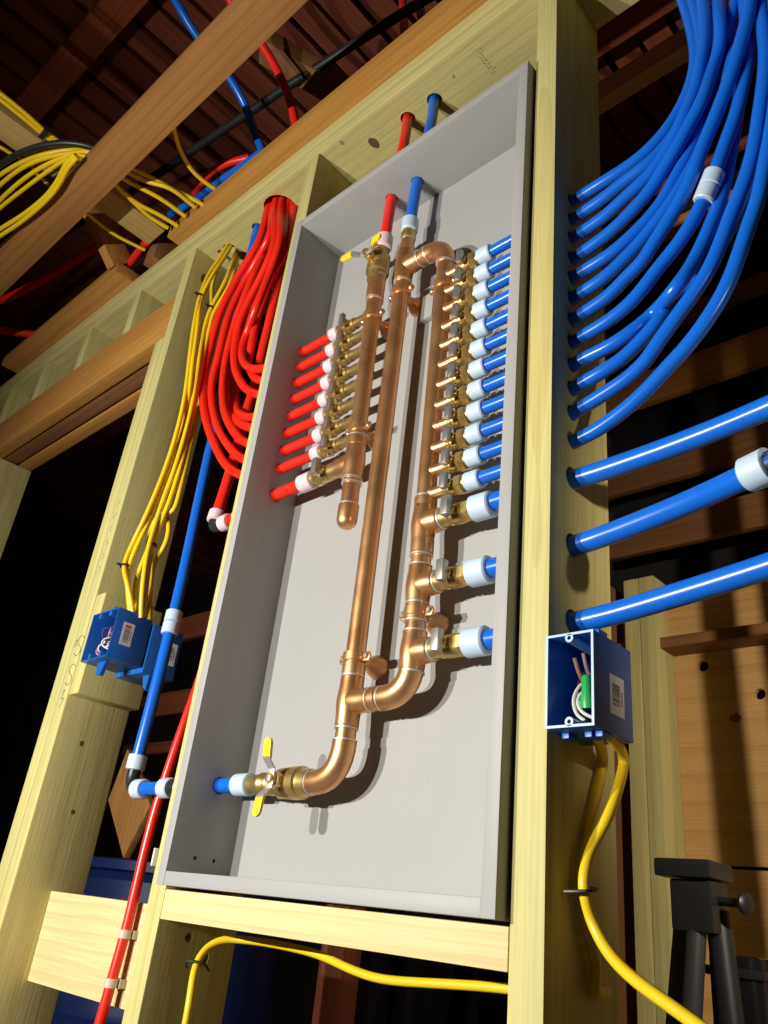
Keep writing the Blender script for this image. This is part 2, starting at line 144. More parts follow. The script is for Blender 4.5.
def wood(kind, axis='z', ring=1.0):
    key = (kind, axis, ring)
    if key in MATS: return MATS[key]
    lt, dk, bl = WOODS[kind]
    m, nt, b = new_mat('wood_%s_%s' % (kind, axis)); N = nt.nodes.new; L = nt.links.new
    tc = N('ShaderNodeTexCoord'); sep = N('ShaderNodeSeparateXYZ'); com = N('ShaderNodeCombineXYZ')
    L(tc.outputs['Object'], sep.inputs[0])
    src = {'x': ('Y', 'Z', 'X'), 'y': ('X', 'Z', 'Y'), 'z': ('X', 'Y', 'Z')}[axis]
    for i, s in enumerate(src): L(sep.outputs[s], com.inputs[i])
    oi = N('ShaderNodeObjectInfo'); off = N('ShaderNodeVectorMath'); off.operation = 'MULTIPLY_ADD'
    rv = N('ShaderNodeCombineXYZ')
    for i in range(3): L(oi.outputs['Random'], rv.inputs[i])
    L(rv.outputs[0], off.inputs[0]); off.inputs[1].default_value = (0.13, 0.07, 3.0); L(com.outputs[0], off.inputs[2])
    def scaled(v):
        mm = N('ShaderNodeVectorMath'); mm.operation = 'MULTIPLY'; mm.inputs[1].default_value = v
        L(off.outputs[0], mm.inputs[0]); return mm.outputs[0]
    # growth rings, long and wavering
    wv = N('ShaderNodeTexWave'); wv.wave_type = 'RINGS'; wv.rings_direction = 'Z'; wv.wave_profile = 'SAW'
    wv.inputs['Scale'].default_value = 15 * ring; wv.inputs['Distortion'].default_value = 7.0
    wv.inputs['Detail'].default_value = 3; wv.inputs['Detail Scale'].default_value = 0.35
    L(scaled((1, 1, 0.14)), wv.inputs['Vector'])
    fine = N('ShaderNodeTexNoise'); fine.inputs['Scale'].default_value = 1; fine.inputs['Detail'].default_value = 5
    L(scaled((260, 260, 7)), fine.inputs['Vector'])
    blot = N('ShaderNodeTexNoise'); blot.inputs['Scale'].default_value = 1; blot.inputs['Detail'].default_value = 2
    L(scaled((16, 16, 1.6)), blot.inputs['Vector'])
    mr = N('ShaderNodeMapRange'); mr.inputs[1].default_value = 0.35; mr.inputs[2].default_value = 0.7
    L(blot.outputs['Fac'], mr.inputs[0])
    def mix(f, a, c, blend='MIX'):
        mx = N('ShaderNodeMix'); mx.data_type = 'RGBA'; mx.blend_type = blend
        for s, i in ((f, 0), (a, 6), (c, 7)):
            if isinstance(s, (int, float)): mx.inputs[i].default_value = s
            elif isinstance(s, tuple): mx.inputs[i].default_value = (*s, 1)
            else: L(s, mx.inputs[i])
        return mx.outputs[2]
    base = mix(mr.outputs[0], lt, bl)
    rg = N('ShaderNodeMapRange'); rg.inputs[1].default_value = 0.55; rg.inputs[2].default_value = 1.0; rg.inputs[4].default_value = 0.5
    L(wv.outputs['Fac'], rg.inputs[0])
    c1 = mix(rg.outputs[0], base, dk)
    fr = N('ShaderNodeMapRange'); fr.inputs[1].default_value = 0.3; fr.inputs[2].default_value = 0.75; fr.inputs[3].default_value = 0.86; fr.inputs[4].default_value = 1.07
    L(fine.outputs['Fac'], fr.inputs[0])
    c2 = mix(1.0, c1, fr.outputs[0], 'MULTIPLY')
    L(c2, b.inputs['Base Color']); b.inputs['Roughness'].default_value = 0.62; b.inputs['Specular IOR Level'].default_value = 0.3
    bp = N('ShaderNodeBump'); bp.inputs['Strength'].default_value = 0.25; bp.inputs['Distance'].default_value = 0.0015
    L(fine.outputs['Fac'], bp.inputs['Height']); L(bp.outputs['Normal'], b.inputs['Normal'])
    MATS[key] = m
    return m

def copper_mat():
    if 'copper' in MATS: return MATS['copper']
    m, nt, b = new_mat('copper'); N = nt.nodes.new; L = nt.links.new
    tc = N('ShaderNodeTexCoord'); n = N('ShaderNodeTexNoise'); n.inputs['Scale'].default_value = 22; n.inputs['Detail'].default_value = 5
    L(tc.outputs['Object'], n.inputs['Vector'])
    r = N('ShaderNodeValToRGB'); e = r.color_ramp.elements
    e[0].position = 0.32; e[0].color = (0.66, 0.32, 0.125, 1); e[1].position = 0.66; e[1].color = (0.84, 0.47, 0.21, 1)
    L(n.outputs['Fac'], r.inputs['Fac']); L(r.outputs['Color'], b.inputs['Base Color'])
    mr = N('ShaderNodeMapRange'); mr.inputs[3].default_value = 0.26; mr.inputs[4].default_value = 0.44
    L(n.outputs['Fac'], mr.inputs[0]); L(mr.outputs[0], b.inputs['Roughness'])
    b.inputs['Metallic'].default_value = 0.85
    MATS['copper'] = m
    return m
COPPER = copper_mat()
BRASS = plain('brass', (0.62, 0.45, 0.16), 0.36, 0.85, var=0.25, scale=60)
SOLDER = plain('solder', (0.72, 0.70, 0.66), 0.42, 0.7, var=0.15, scale=150)
STEEL = plain('valve_steel', (0.46, 0.43, 0.38), 0.36, 0.8, var=0.15, scale=80)
PAINT = None
PEXB = plain('blue_plastic_tube', (0.007, 0.130, 0.62), 0.26, spec=0.5)
PEXR = plain('red_plastic_tube', (0.78, 0.022, 0.010), 0.30, spec=0.5)
SLEEVE = plain('white_plastic_sleeve', (0.52, 0.64, 0.76), 0.42, trans=0.2)
SLEEVER = plain('pink_white_plastic_sleeve', (0.74, 0.58, 0.60), 0.42, trans=0.2)
BLACKP = plain('black_plastic', (0.018, 0.018, 0.02), 0.4)
YELC = plain('yellow_cable_jacket', (0.80, 0.55, 0.012), 0.38)
YELG = plain('yellow_vinyl_grip', (0.85, 0.66, 0.02), 0.4)
BOXB = plain('blue_box_plastic', (0.012, 0.11, 0.42), 0.38, spec=0.4)
WHITE = plain('white_print', (0.8, 0.8, 0.78), 0.5)
INK = plain('ink', (0.05, 0.05, 0.04), 0.7)
SCREW = plain('zinc_screw', (0.6, 0.55, 0.45), 0.35, 0.9)

def paint_mat():
    m, nt, b = new_mat('grey_paint'); N = nt.nodes.new; L = nt.links.new
    tc = N('ShaderNodeTexCoord'); mp = N('ShaderNodeMapping'); mp.inputs['Scale'].default_value = (240, 240, 9)
    n = N('ShaderNodeTexNoise'); n.inputs['Scale'].default_value = 1; n.inputs['Detail'].default_value = 5
    L(tc.outputs['Object'], mp.inputs[0]); L(mp.outputs[0], n.inputs['Vector'])
    n2 = N('ShaderNodeTexNoise'); n2.inputs['Scale'].default_value = 6; n2.inputs['Detail'].default_value = 3
    L(tc.outputs['Object'], n2.inputs['Vector'])
    r = N('ShaderNodeValToRGB'); r.color_ramp.elements[0].color = (0.33, 0.325, 0.312, 1); r.color_ramp.elements[1].color = (0.375, 0.37, 0.356, 1)
    L(n2.outputs['Fac'], r.inputs['Fac']); L(r.outputs['Color'], b.inputs['Base Color'])
    b.inputs['Roughness'].default_value = 0.5; b.inputs['Specular IOR Level'].default_value = 0.35
    bp = N('ShaderNodeBump'); bp.inputs['Strength'].default_value = 0.25; bp.inputs['Distance'].default_value = 0.001
    L(n.outputs['Fac'], bp.inputs['Height']); L(bp.outputs['Normal'], b.inputs['Normal'])
    return m
PAINT = paint_mat()

# ------------------------------------------------------------------ mesh helpers
WP = {}                                   # world position of every object's origin (no rotations are used)
def basis(d):
    d = Vector(d).normalized(); a = Vector((0, 0, 1)) if abs(d.z) < 0.9 else Vector((1, 0, 0))
    u = d.cross(a).normalized(); return d, u, d.cross(u).normalized()
def spline(pts, n=6):
    P = [Vector(p) for p in pts]
    if len(P) < 3: return P
    P = [P[0]*2 - P[1]] + P + [P[-1]*2 - P[-2]]; out = []
    for i in range(1, len(P) - 2):
        a, b, c, d = P[i-1:i+3]
        t0 = 0; t1 = t0 + max(1e-6, (b-a).length)**0.5; t2 = t1 + max(1e-6, (c-b).length)**0.5; t3 = t2 + max(1e-6, (d-c).length)**0.5
        for k in range(n):
            t = t1 + (t2-t1)*k/n
            A1 = a*((t1-t)/(t1-t0)) + b*((t-t0)/(t1-t0)); A2 = b*((t2-t)/(t2-t1)) + c*((t-t1)/(t2-t1)); A3 = c*((t3-t)/(t3-t2)) + d*((t-t2)/(t3-t2))
            B1 = A1*((t2-t)/(t2-t0)) + A2*((t-t0)/(t2-t0)); B2 = A2*((t3-t)/(t3-t1)) + A3*((t-t1)/(t3-t1))
            out.append(B1*((t2-t)/(t2-t1)) + B2*((t-t1)/(t2-t1)))
    out.append(P[-2]); return out
def relax(P, it=2):
    P = list(P)
    for _ in range(it):
        P = [P[0]] + [P[i]*0.5 + (P[i-1]+P[i+1])*0.25 for i in range(1, len(P)-1)] + [P[-1]]
    return P
class MB:
    def __init__(s): s.V = []; s.F = []
    def box(s, x0, x1, y0, y1, z0, z1):
        o = len(s.V); s.V += [Vector((x, y, z)) for z in (z0, z1) for y in (y0, y1) for x in (x0, x1)]
        s.F += [[o+i for i in f] for f in ((0, 2, 3, 1), (4, 5, 7, 6), (0, 1, 5, 4), (2, 6, 7, 3), (0, 4, 6, 2), (1, 3, 7, 5))]
        return s
    def obox(s, p, q, w, h, up=(0, 0, 1)):
        p, q = Vector(p), Vector(q); d = (q-p).normalized(); u = d.cross(Vector(up)).normalized(); v = u.cross(d).normalized()
        o = len(s.V)
        for c in (p, q):
            for a, b in ((-1, -1), (1, -1), (1, 1), (-1, 1)): s.V.append(c + u*(a*w/2) + v*(b*h/2))
        s.F += [[o+i for i in f] for f in ((3, 2, 1, 0), (4, 5, 6, 7), (0, 1, 5, 4), (1, 2, 6, 5), (2, 3, 7, 6), (3, 0, 4, 7))]
        return s
    def lathe(s, p, d, prof, seg=20, cap=True):
        p = Vector(p); d, u, v = basis(d); o = len(s.V)
        for t, r in prof:
            for k in range(seg):
                a = 2*math.pi*(k+0.5)/seg; s.V.append(p + d*t + (u*math.cos(a) + v*math.sin(a))*r)
        for i in range(len(prof)-1):
            for k in range(seg):
                k2 = (k+1) % seg; s.F.append([o+i*seg+k, o+i*seg+k2, o+(i+1)*seg+k2, o+(i+1)*seg+k])
        if cap:
            s.F.append([o+k for k in range(seg)][::-1]); s.F.append([o+(len(prof)-1)*seg+k for k in range(seg)])
        return s
    def cyl(s, p, q, r, seg=20):
        p, q = Vector(p), Vector(q); return s.lathe(p, q-p, [(0, r), ((q-p).length, r)], seg)
    def tube(s, pts, r, seg=12, sm=6, rl=3, closed=False):
        P = relax(spline(pts, sm), rl) if sm else [Vector(p) for p in pts]
        d0 = (P[1]-P[0]).normalized(); _, u, v = basis(d0); o = len(s.V); n = len(P)
        for i, p in enumerate(P):
            d = (P[min(i+1, n-1)] - P[max(i-1, 0)]).normalized()
            u = (u - d*u.dot(d)).normalized(); v = d.cross(u)
            for k in range(seg):
                a = 2*math.pi*k/seg; s.V.append(p + (u*math.cos(a) + v*math.sin(a))*r)
        for i in range(n-1):
            for k in range(seg):
                k2 = (k+1) % seg; s.F.append([o+i*seg+k, o+i*seg+k2, o+(i+1)*seg+k2, o+(i+1)*seg+k])
        s.F.append([o+k for k in range(seg)][::-1]); s.F.append([o+(n-1)*seg+k for k in range(seg)])
        return s
    def prism(s, poly, axis, a, b):         # outline in the two other axes, extruded from a to b
        o = len(s.V); n = len(poly)
        for w in (a, b):
            for p, q in poly:
                s.V.append(Vector({'x': (w, p, q), 'y': (p, w, q), 'z': (p, q, w)}[axis]))
        s.F.append(list(range(o, o+n))[::-1]); s.F.append(list(range(o+n, o+2*n)))
        for i in range(n): j = (i+1) % n; s.F.append([o+i, o+j, o+n+j, o+n+i])
        return s
    def build(s, name, mat, parent=None, origin=None, smooth=True, bevel=0.0, drill=None, seg=2):
        if origin is None:
            lo = Vector([min(v[i] for v in s.V) for i in range(3)]); hi = Vector([max(v[i] for v in s.V) for i in range(3)])
            origin = Vector(((lo.x+hi.x)/2, (lo.y+hi.y)/2, lo.z))
        origin = Vector(origin)
        me = bpy.data.meshes.new(name); me.from_pydata([v-origin for v in s.V], [], s.F)
        bm = bmesh.new(); bm.from_mesh(me); bmesh.ops.recalc_face_normals(bm, faces=bm.faces)
        if bevel: bmesh.ops.bevel(bm, geom=list(bm.edges), offset=bevel, segments=seg, profile=0.6, affect='EDGES')
        bm.to_mesh(me); bm.free()
        ob = bpy.data.objects.new(name, me); COL.objects.link(ob)
        if drill:
            c = MB()
            for p, d, r, ln in drill: c.lathe(p, d, [(0, r), (ln, r)], 20)
            cm = bpy.data.meshes.new('cut'); cm.from_pydata([v-origin for v in c.V], [], c.F)
            b2 = bmesh.new(); b2.from_mesh(cm); bmesh.ops.recalc_face_normals(b2, faces=b2.faces); b2.to_mesh(cm); b2.free()
            co = bpy.data.objects.new('cut', cm); COL.objects.link(co)
            md = ob.modifiers.new('cut', 'BOOLEAN'); md.operation = 'DIFFERENCE'; md.object = co; md.solver = 'EXACT'
            dg = bpy.context.evaluated_depsgraph_get(); nm = bpy.data.meshes.new_from_object(ob.evaluated_get(dg))
            ob.modifiers.clear(); ob.data = nm; nm.name = name; bpy.data.objects.remove(co); bpy.data.meshes.remove(cm); bpy.data.meshes.remove(me); me = nm
        me.materials.clear(); me.materials.append(mat)
        if smooth:
            for p in me.polygons: p.use_smooth = True
            me.set_sharp_from_angle(angle=math.radians(38))
        WP[ob.name] = origin
        if parent: ob.parent = parent; ob.location = origin - WP[parent.name]
        else: ob.location = origin
        return ob
def tag(o, label, cat, group=None, kind=None):
    o['label'] = label; o['category'] = cat
    if group: o['group'] = group
    if kind: o['kind'] = kind
    return o
def thing(name, loc, label, cat, group=None):
    o = bpy.data.objects.new(name, None); COL.objects.link(o); o.location = loc; o.empty_display_size = 0.02
    WP[o.name] = Vector(loc); return tag(o, label, cat, group)
def instance(src, loc, parent):             # a part that shares its mesh with an alike one
    o = src.copy(); COL.objects.link(o); o.parent = parent; o.location = Vector(loc) - WP[parent.name]; WP[o.name] = Vector(loc); return o
def structure(o): o['kind'] = 'structure'; return o
def lumber(name, x, y, z, kind, axis, label=None, cat='lumber', group=None, parent=None, ring=1.0, drill=None, bevel=0.0025):
    o = MB().box(x[0], x[1], y[0], y[1], z[0], z[1]).build(name, wood(kind, axis, ring), parent, smooth=True, bevel=bevel, drill=drill)
    if label: tag(o, label, cat, group)
    return o

# ------------------------------------------------------------------ the room
FL = -0.92
f = MB().box(-4.5, 3.0, -3.2, 5.0, FL-0.05, FL).build('floor', plain('concrete', (0.16, 0.145, 0.125), 0.8, var=0.2, scale=3), smooth=False); structure(f)
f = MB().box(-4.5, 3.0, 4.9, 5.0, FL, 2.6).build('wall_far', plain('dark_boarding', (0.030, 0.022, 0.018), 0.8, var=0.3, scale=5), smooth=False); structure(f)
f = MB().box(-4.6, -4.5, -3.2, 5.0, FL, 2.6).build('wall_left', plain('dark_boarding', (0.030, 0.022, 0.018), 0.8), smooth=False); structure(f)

ceil = thing('ceiling', (0, 0, 2.35), 'dark reddish plank roof deck overhead', 'ceiling'); structure(ceil); del ceil['category']
x = -4.4; k = 0
plank0 = {}
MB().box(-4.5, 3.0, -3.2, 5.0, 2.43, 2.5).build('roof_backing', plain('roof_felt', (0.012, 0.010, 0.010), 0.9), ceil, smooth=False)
while x < 2.9:
    w = 0.078; dz = random.uniform(0, 0.014)
    if not plank0:
        plank0['o'] = MB().box(-w/2, w/2, -3.1, 4.9, 0, 0.02).build('roof_plank', wood('deck', 'y'), ceil, origin=(0, 0, 0), smooth=False)
        plank0['o'].location = Vector((x, 0, 2.36+dz)) - WP[ceil.name]
    else:
        instance(plank0['o'], (x, 0, 2.36+dz), ceil)
    x += 0.096; k += 1
tag(MB().obox((-3.2, -0.42, 2.325), (1.6, -0.30, 2.325), 0.09, 0.055).build('rafter', wood('rafter', 'x'), bevel=0.003), 'dark red rafter crossing under the plank roof deck at top left', 'rafter', 'roof rafters')
tag(MB().obox((-3.2, 0.55, 2.325), (1.6, 0.62, 2.325), 0.09, 0.055).build('rafter', wood('rafter', 'x'), bevel=0.003), 'dark rafter under the roof deck, beyond the top plate', 'rafter', 'roof rafters')

# sheathed wall beyond the studs, at right
wb = thing('wall_back', (1.2, 1.1, FL), 'plywood and board sheathed wall beyond the framing', 'wall'); structure(wb); del wb['category']
sheet = []
for x0, x1, z0, z1 in ((0.12, 2.6, 0.165, 0.622), (0.12, 2.6, FL, 0.158)):
    sheet.append(MB().box(x0, x1, 1.09, 1.105, z0, z1).build('plywood_sheet', wood('ply', 'x', 0.35), wb, smooth=False,
        drill=[((0.3446, 1.085, 0.5909), (0, 1, 0), 0.013, 0.05), ((0.4649, 1.085, 0.5137), (0, 1, 0), 0.012, 0.05)] if z0 > 0 else None))
MB().box(0.12, 2.6, 1.02, 1.09, 0.622, 0.648).build('ledger_board', wood('brown', 'x'), wb, bevel=0.002)
for z0, z1, kd, yy in ((0.652, 0.785, 'ply', 1.07), (0.868, 0.955, 'brown', 1.0), (1.05, 1.145, 'brown', 1.0), (1.305, 1.41, 'aged', 1.0), (1.53, 1.585, 'brown', 1.0), (1.872, 1.925, 'aged', 1.0), (2.08, 2.17, 'deck', 1.0)):
    MB().box(0.10, 2.6, yy, yy+0.022, z0, z1).build('sheathing_board', wood(kd, 'x'), wb, bevel=0.002)
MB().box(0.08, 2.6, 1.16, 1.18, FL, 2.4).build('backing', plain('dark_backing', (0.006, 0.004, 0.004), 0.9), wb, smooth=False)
for i, (a, b_) in enumerate(((0.198, 0.2365), (0.2375, 0.276))):
    lumber('back_stud', (a, b_), (1.0, 1.089), (FL, 0.80), 'treated', 'z', ['greenish back wall stud, left one of the pair beside the plywood', 'greenish back wall stud, right one of the pair against the plywood edge'][i], 'stud', 'paired studs at the plywood')
lumber('back_stud', (0.118, 0.157), (1.0, 1.089), (FL, 0.80), 'brown', 'z', 'brown stud on the back wall, left of the greenish pair', 'stud')
lumber('overhead_joist', (0.02, 2.0), (0.48, 0.52), (1.85, 1.918), 'ply', 'x', 'sawn tan joist in the dark behind the top of the right stud', 'joist')

# ------------------------------------------------------------------ framing
SD = (0.0, 0.14)
fz = [0.9628-0.0385*i for i in range(12)]; bz = [0.4935, 0.3985, 0.3040]
lz = [0.9690-0.0384*i for i in range(8)]
def cut_at(path, xx):                        # where a run crosses the plane x = xx
    P = relax(spline(path, 6), 3)
    for a, b in zip(P, P[1:]):
        if (a.x-xx)*(b.x-xx) <= 0: t = (xx-a.x)/(b.x-a.x+1e-9); return a + (b-a)*t
holes = [cut_at(RUN['fan%d' % i], 0.602) for i in range(1, 16)]
lumber('wall_stud', (0.5827, 0.6215), SD, (FL+0.04, 1.518), 'treated', 'z', 'upright pale green stud right of the grey cabinet, drilled for blue tubes', 'stud',
       drill=[((0.56, h.y, h.z), (1, 0, 0.10 if i < 12 else 0.04), 0.0112 if i < 12 else 0.0148, 0.09) for i, h in enumerate(holes)])
lumber('wall_stud', (-0.0385, -0.0004), SD, (FL+0.04, 1.518), 'treated', 'z', 'upright pale stud along the left edge of the grey cabinet', 'stud',
       drill=[((-0.06, 0.0455, z), (1, 0, 0), 0.0108, 0.1) for z in lz] + [((-0.06, 0.0455, 0.6405), (1, 0, 0), 0.0135, 0.1), ((-0.06, 0.0455, 0.143), (1, 0, 0), 0.0135, 0.1), ((-0.06, 0.085, -0.085), (1, 0, 0), 0.011, 0.1), ((-0.06, 0.055, -0.062), (1, 0, 0), 0.006, 0.1)])
king = lumber('king_stud', (-0.517, -0.478), SD, (FL+0.04, 1.518), 'treated', 'z', 'tall pale king stud carrying the bundle of yellow cables', 'stud')
lumber('jack_stud', (-0.556, -0.5175), SD, (FL+0.04, 1.2345), 'treated', 'z', 'orange yellow jack stud under the right end of the door header', 'stud')
lumber('jack_stud', (-1.589, -1.55), SD, (FL+0.04, 1.2345), 'treated', 'z', 'dim jack stud under the left end of the door header', 'stud')
lumber('king_stud', (-1.629, -1.5895), SD, (FL+0.04, 1.518), 'treated', 'z', 'dim king stud at the far left beyond the door header', 'stud')
lumber('bottom_plate', (-0.0385, 1.6), SD, (FL, FL+0.04), 'treated', 'x', 'bottom plate on the floor under the right studs', 'plate')
lumber('bottom_plate', (-0.60, -0.4), SD, (FL, FL+0.04), 'treated', 'x', 'short bottom plate under the king stud', 'plate')
lumber('bottom_plate', (-2.2, -1.55), SD, (FL, FL+0.04), 'treated', 'x', 'bottom plate left of the door opening', 'plate')
lumber('cabinet_sill', (0.0, 0.5822), SD, (-0.0425, -0.0042), 'pale', 'x', 'pale horizontal two by six sill under the grey cabinet', 'sill')
lumber('blocking_board', (-0.4776, -0.039), (0.073, 0.112), (-0.171, -0.027), 'pale', 'x', 'pale horizontal blocking between the studs behind the clipped red pipe', 'blocking')
lumber('box_block', (-0.4776, -0.439), (0.001, 0.139), (0.318, 0.529), 'treated', 'z', 'short pale block on the king stud holding the blue electrical boxes', 'block')
pl_drill = [((0.2160, 0.0600, 1.50), (0, 0, 1), 0.0165, 0.2), ((0.2885, 0.0620, 1.50), (0, 0, 1), 0.0165, 0.2), ((-0.196, 0.053, 1.50), (0, 0, 1), 0.043, 0.2), ((-0.2912, 0.058, 1.50), (0, 0, 1), 0.016, 0.2),
            ((-0.408, 0.057, 1.50), (0, 0, 1), 0.017, 0.2), ((-0.40, 0.098, 1.50), (0, 0, 1), 0.017, 0.2), ((-0.44, 0.05, 1.50), (0, 0, 1), 0.008, 0.2)]
tp = lumber('top_plate', (-2.2, 1.6), SD, (1.5186, 1.5568), 'treated', 'x', 'greenish lower top plate drilled for the red and blue pipes', 'plate', drill=pl_drill)
lumber('top_plate', (-2.2, 1.6), SD, (1.5572, 1.5960), 'treated', 'x', 'greenish upper top plate just under the orange beam', 'plate', drill=[(p, d, r, l) for p, d, r, l in pl_drill])
lumber('rim_beam', (-0.596, 1.6), (-0.037, 0.03), (1.5975, 1.642), 'aged', 'x', 'old orange brown beam lying on the greenish top plate', 'beam')
lumber('overhead_beam', (-1.62, -0.836), (-0.058, 0.09), (1.5975, 1.6355), 'aged', 'x', 'yellow brown beam lying on the plate at far left above the door header', 'beam')
lumber('overhead_joist', (-2.6, 1.2), (-0.325, -0.238), (1.545, 1.583), 'joist', 'x', 'long brown flat joist crossing the upper left, cables draped over it', 'joist')
lumber('overhead_joist', (-0.70, -0.615), (-1.4, -0.040), (1.63, 1.668), 'honey', 'y', 'yellowish joist running back to the plate above the long brown joist', 'joist')
lumber('scrap_block', (-0.745, -0.69), (-0.02, 0.10), (1.597, 1.69), 'brown', 'z', 'rough dark brown block standing on the top plate by the yellowish joist', 'block')
for i, (xr, lab) in enumerate(((-0.7467, 'nearest the king stud'), (-1.0295, 'in the middle'), (-1.3168, 'farther left'))):
    lumber('cripple_stud', (xr-0.0385, xr), SD, (1.3705, 1.518), 'treated', 'z', 'short greenish cripple stud above the door header, ' + lab, 'stud', 'cripple studs')
hd = thing('door_header', (-1.05, 0.07, 1.2355), 'orange brown built up header beam over the door opening at left', 'header')
MB().box(-1.589, -0.5175, 0.0, 0.038, 1.2355, 1.370).build('header_ply', wood('aged', 'x'), hd, bevel=0.0025)
MB().box(-1.589, -0.5175, 0.043, 0.090, 1.240, 1.370).build('header_spacer', wood('brown', 'x'), hd, bevel=0.002)
MB().box(-1.589, -0.5175, 0.098, 0.138, 1.2355, 1.370).build('header_ply', wood('aged', 'x'), hd, bevel=0.0025)
tag(MB().obox((-0.856, -0.040, 1.640), (-0.842, -0.215, 1.80), 0.075, 0.035, (1, 0, 0)).build('diagonal_brace', wood('aged', 'z'), bevel=0.002), 'reddish diagonal brace rising behind the beam at upper left', 'brace')
tag(MB().obox((-0.20, -0.10, 1.98), (-0.05, 0.10, 1.86), 0.07, 0.05).build('ceiling_brace', wood('brown', 'y'), bevel=0.002), 'dim brown brace in the ceiling behind the upper red pipe', 'brace')
tag(MB().obox((0.06, 0.30, 2.2), (-0.70, 0.30, 2.2), 0.07, 0.05).build('ceiling_brace', wood('deck', 'x'), bevel=0.002), 'dark horizontal brace in the ceiling above the orange beam', 'brace')

# knots and pencil marks
KNOT = plain('knot', (0.13, 0.07, 0.025), 0.7, var=0.4, scale=200)
KNOTG = plain('pale_knot', (0.30, 0.22, 0.08), 0.7, var=0.4, scale=200)
def knot(parent, c, n, r1, r2, mat=KNOT):
    c = Vector(c); d, u, v = basis(n); m = MB(); o = len(m.V)
    ring = [c + d*0.0003 + u*(r1*math.cos(a)*random.uniform(0.85, 1.1)) + v*(r2*math.sin(a)*random.uniform(0.85, 1.1)) for a in [2*math.pi*i/14 for i in range(14)]]
    m.V += ring + [p - d*0.003 for p in ring]; m.F.append(list(range(14))); m.F.append(list(range(14, 28))[::-1])
    for i in range(14): j = (i+1) % 14; m.F.append([i, j, 14+j, 14+i])
    return m.build('knot', mat, parent, smooth=False)
knot(sheet[0], (0.4066, 1.09, 0.4658), (0, -1, 0), 0.013, 0.011, plain('red_knot', (0.22, 0.05, 0.03), 0.6, var=0.4, scale=120))
knot(tp, (0.117, 0.058, 1.5186), (0, 0, -1), 0.016, 0.011); knot(tp, (0.06, 0.014, 1.5186), (0, 0, -1), 0.007, 0.005, KNOTG)
knot(tp, (0.352, 0.045, 1.5186), (0, 0, -1), 0.004, 0.003, KNOTG); knot(king, (-0.478, 0.045, 1.44), (1, 0, 0), 0.012, 0.017)
knot(king, (-0.478, 0.055, 0.235), (1, 0, 0), 0.004, 0.006); knot(king, (-0.478, 0.075, 0.11), (1, 0, 0), 0.004, 0.005)
def strokes(name, parent, lines, r=0.0007):
    m = MB()
    for L_ in lines: m.tube(L_, r, 5, 4, 0)
    return m.build(name, INK, parent)
def s_shape(cx, cz, h, y):
    return [(cx+dx*h, y, cz+dz*h) for dx, dz in ((0.28, 0.34), (0.05, 0.48), (-0.25, 0.34), (-0.12, 0.08), (0.15, -0.08), (0.24, -0.34), (-0.02, -0.48), (-0.30, -0.32))]
strokes('pencil_marking', king, [s_shape(-0.490, 0.420, 0.045, 0.0), s_shape(-0.492, 0.360, 0.045, 0.0), [(-0.505, 0, 0.325), (-0.495, 0, 0.33), (-0.502, 0, 0.312), (-0.49, 0, 0.312), (-0.50, 0, 0.295)],
    [(-0.51, 0, 0.435), (-0.503, 0, 0.42)], [(-0.503, 0, 0.436), (-0.511, 0, 0.418)]])
strokes('pencil_marking', king, [[(-0.500+0.006*math.sin(i*2.1+j), 0, 0.76-0.032*j-0.005*i) for i in range(4)] for j in range(6)], 0.0005)
stamp = []
for r_ in range(3):
    for c_ in range(9):
        if random.random() < 0.75: a = 0.414+0.006*r_+0.002; b_ = 0.030+0.007*c_; stamp.append([(a, b_, 1.5186), (a+random.uniform(0.001, 0.004), b_+random.uniform(0.002, 0.006), 1.5186)])
strokes('grade_stamp', tp, stamp, 0.0006)

# ------------------------------------------------------------------ the grey cabinet
CX1, CZ1, YB = 0.5788, 1.2815, 0.094
cab = thing('manifold_cabinet', (CX1/2, 0, 0.0), 'open grey painted plywood cabinet housing the copper manifolds', 'cabinet')
ldr = [((-0.02, 0.0455, z), (1, 0, 0), 0.0104, 0.06) for z in lz] + [((-0.02, 0.0455, 0.645), (1, 0, 0), 0.0126, 0.06), ((-0.02, 0.0455, 0.1435), (1, 0, 0), 0.0126, 0.06),
       ((0.008, 0.0265, 0.0397), (1, 0, 0), 0.003, 0.05), ((0.008, 0.0605, 0.0397), (1, 0, 0), 0.003, 0.05)]
rdr = [((0.54, 0.0457, z+0.002), (1, 0, 0.05), 0.0108, 0.06) for z in fz] + [((0.54, 0.046, z), (1, 0, 0), 0.0142, 0.06) for z in bz]
MB().box(0.0002, 0.018, -0.018, YB+0.012, 0, CZ1).build('side_panel', PAINT, cab, bevel=0.0012, drill=ldr)
MB().box(CX1-0.018, CX1, -0.018, YB+0.012, 0, CZ1).build('side_panel', PAINT, cab, bevel=0.0012, drill=rdr)
MB().box(0.018, CX1-0.018, -0.0175, YB+0.012, CZ1-0.018, CZ1).build('top_panel', PAINT, cab, bevel=0.0010,
    drill=[((0.2165, 0.0455, CZ1-0.03), (0, 0.057, 1), 0.0125, 0.06), ((0.2838, 0.0455, CZ1-0.03), (0, 0.065, 1), 0.0125, 0.06)])
MB().box(0.018, CX1-0.018, -0.0175, YB+0.012, 0, 0.018).build('bottom_panel', PAINT, cab, bevel=0.0010)
MB().box(0.018, CX1-0.018, YB, YB+0.0115, 0.018, CZ1-0.018).build('back_panel', PAINT, cab, smooth=False)
MB().box(0.292, 0.323, YB-0.012, YB, 0.935, 1.007).build('mounting_block', PAINT, cab, bevel=0.001)

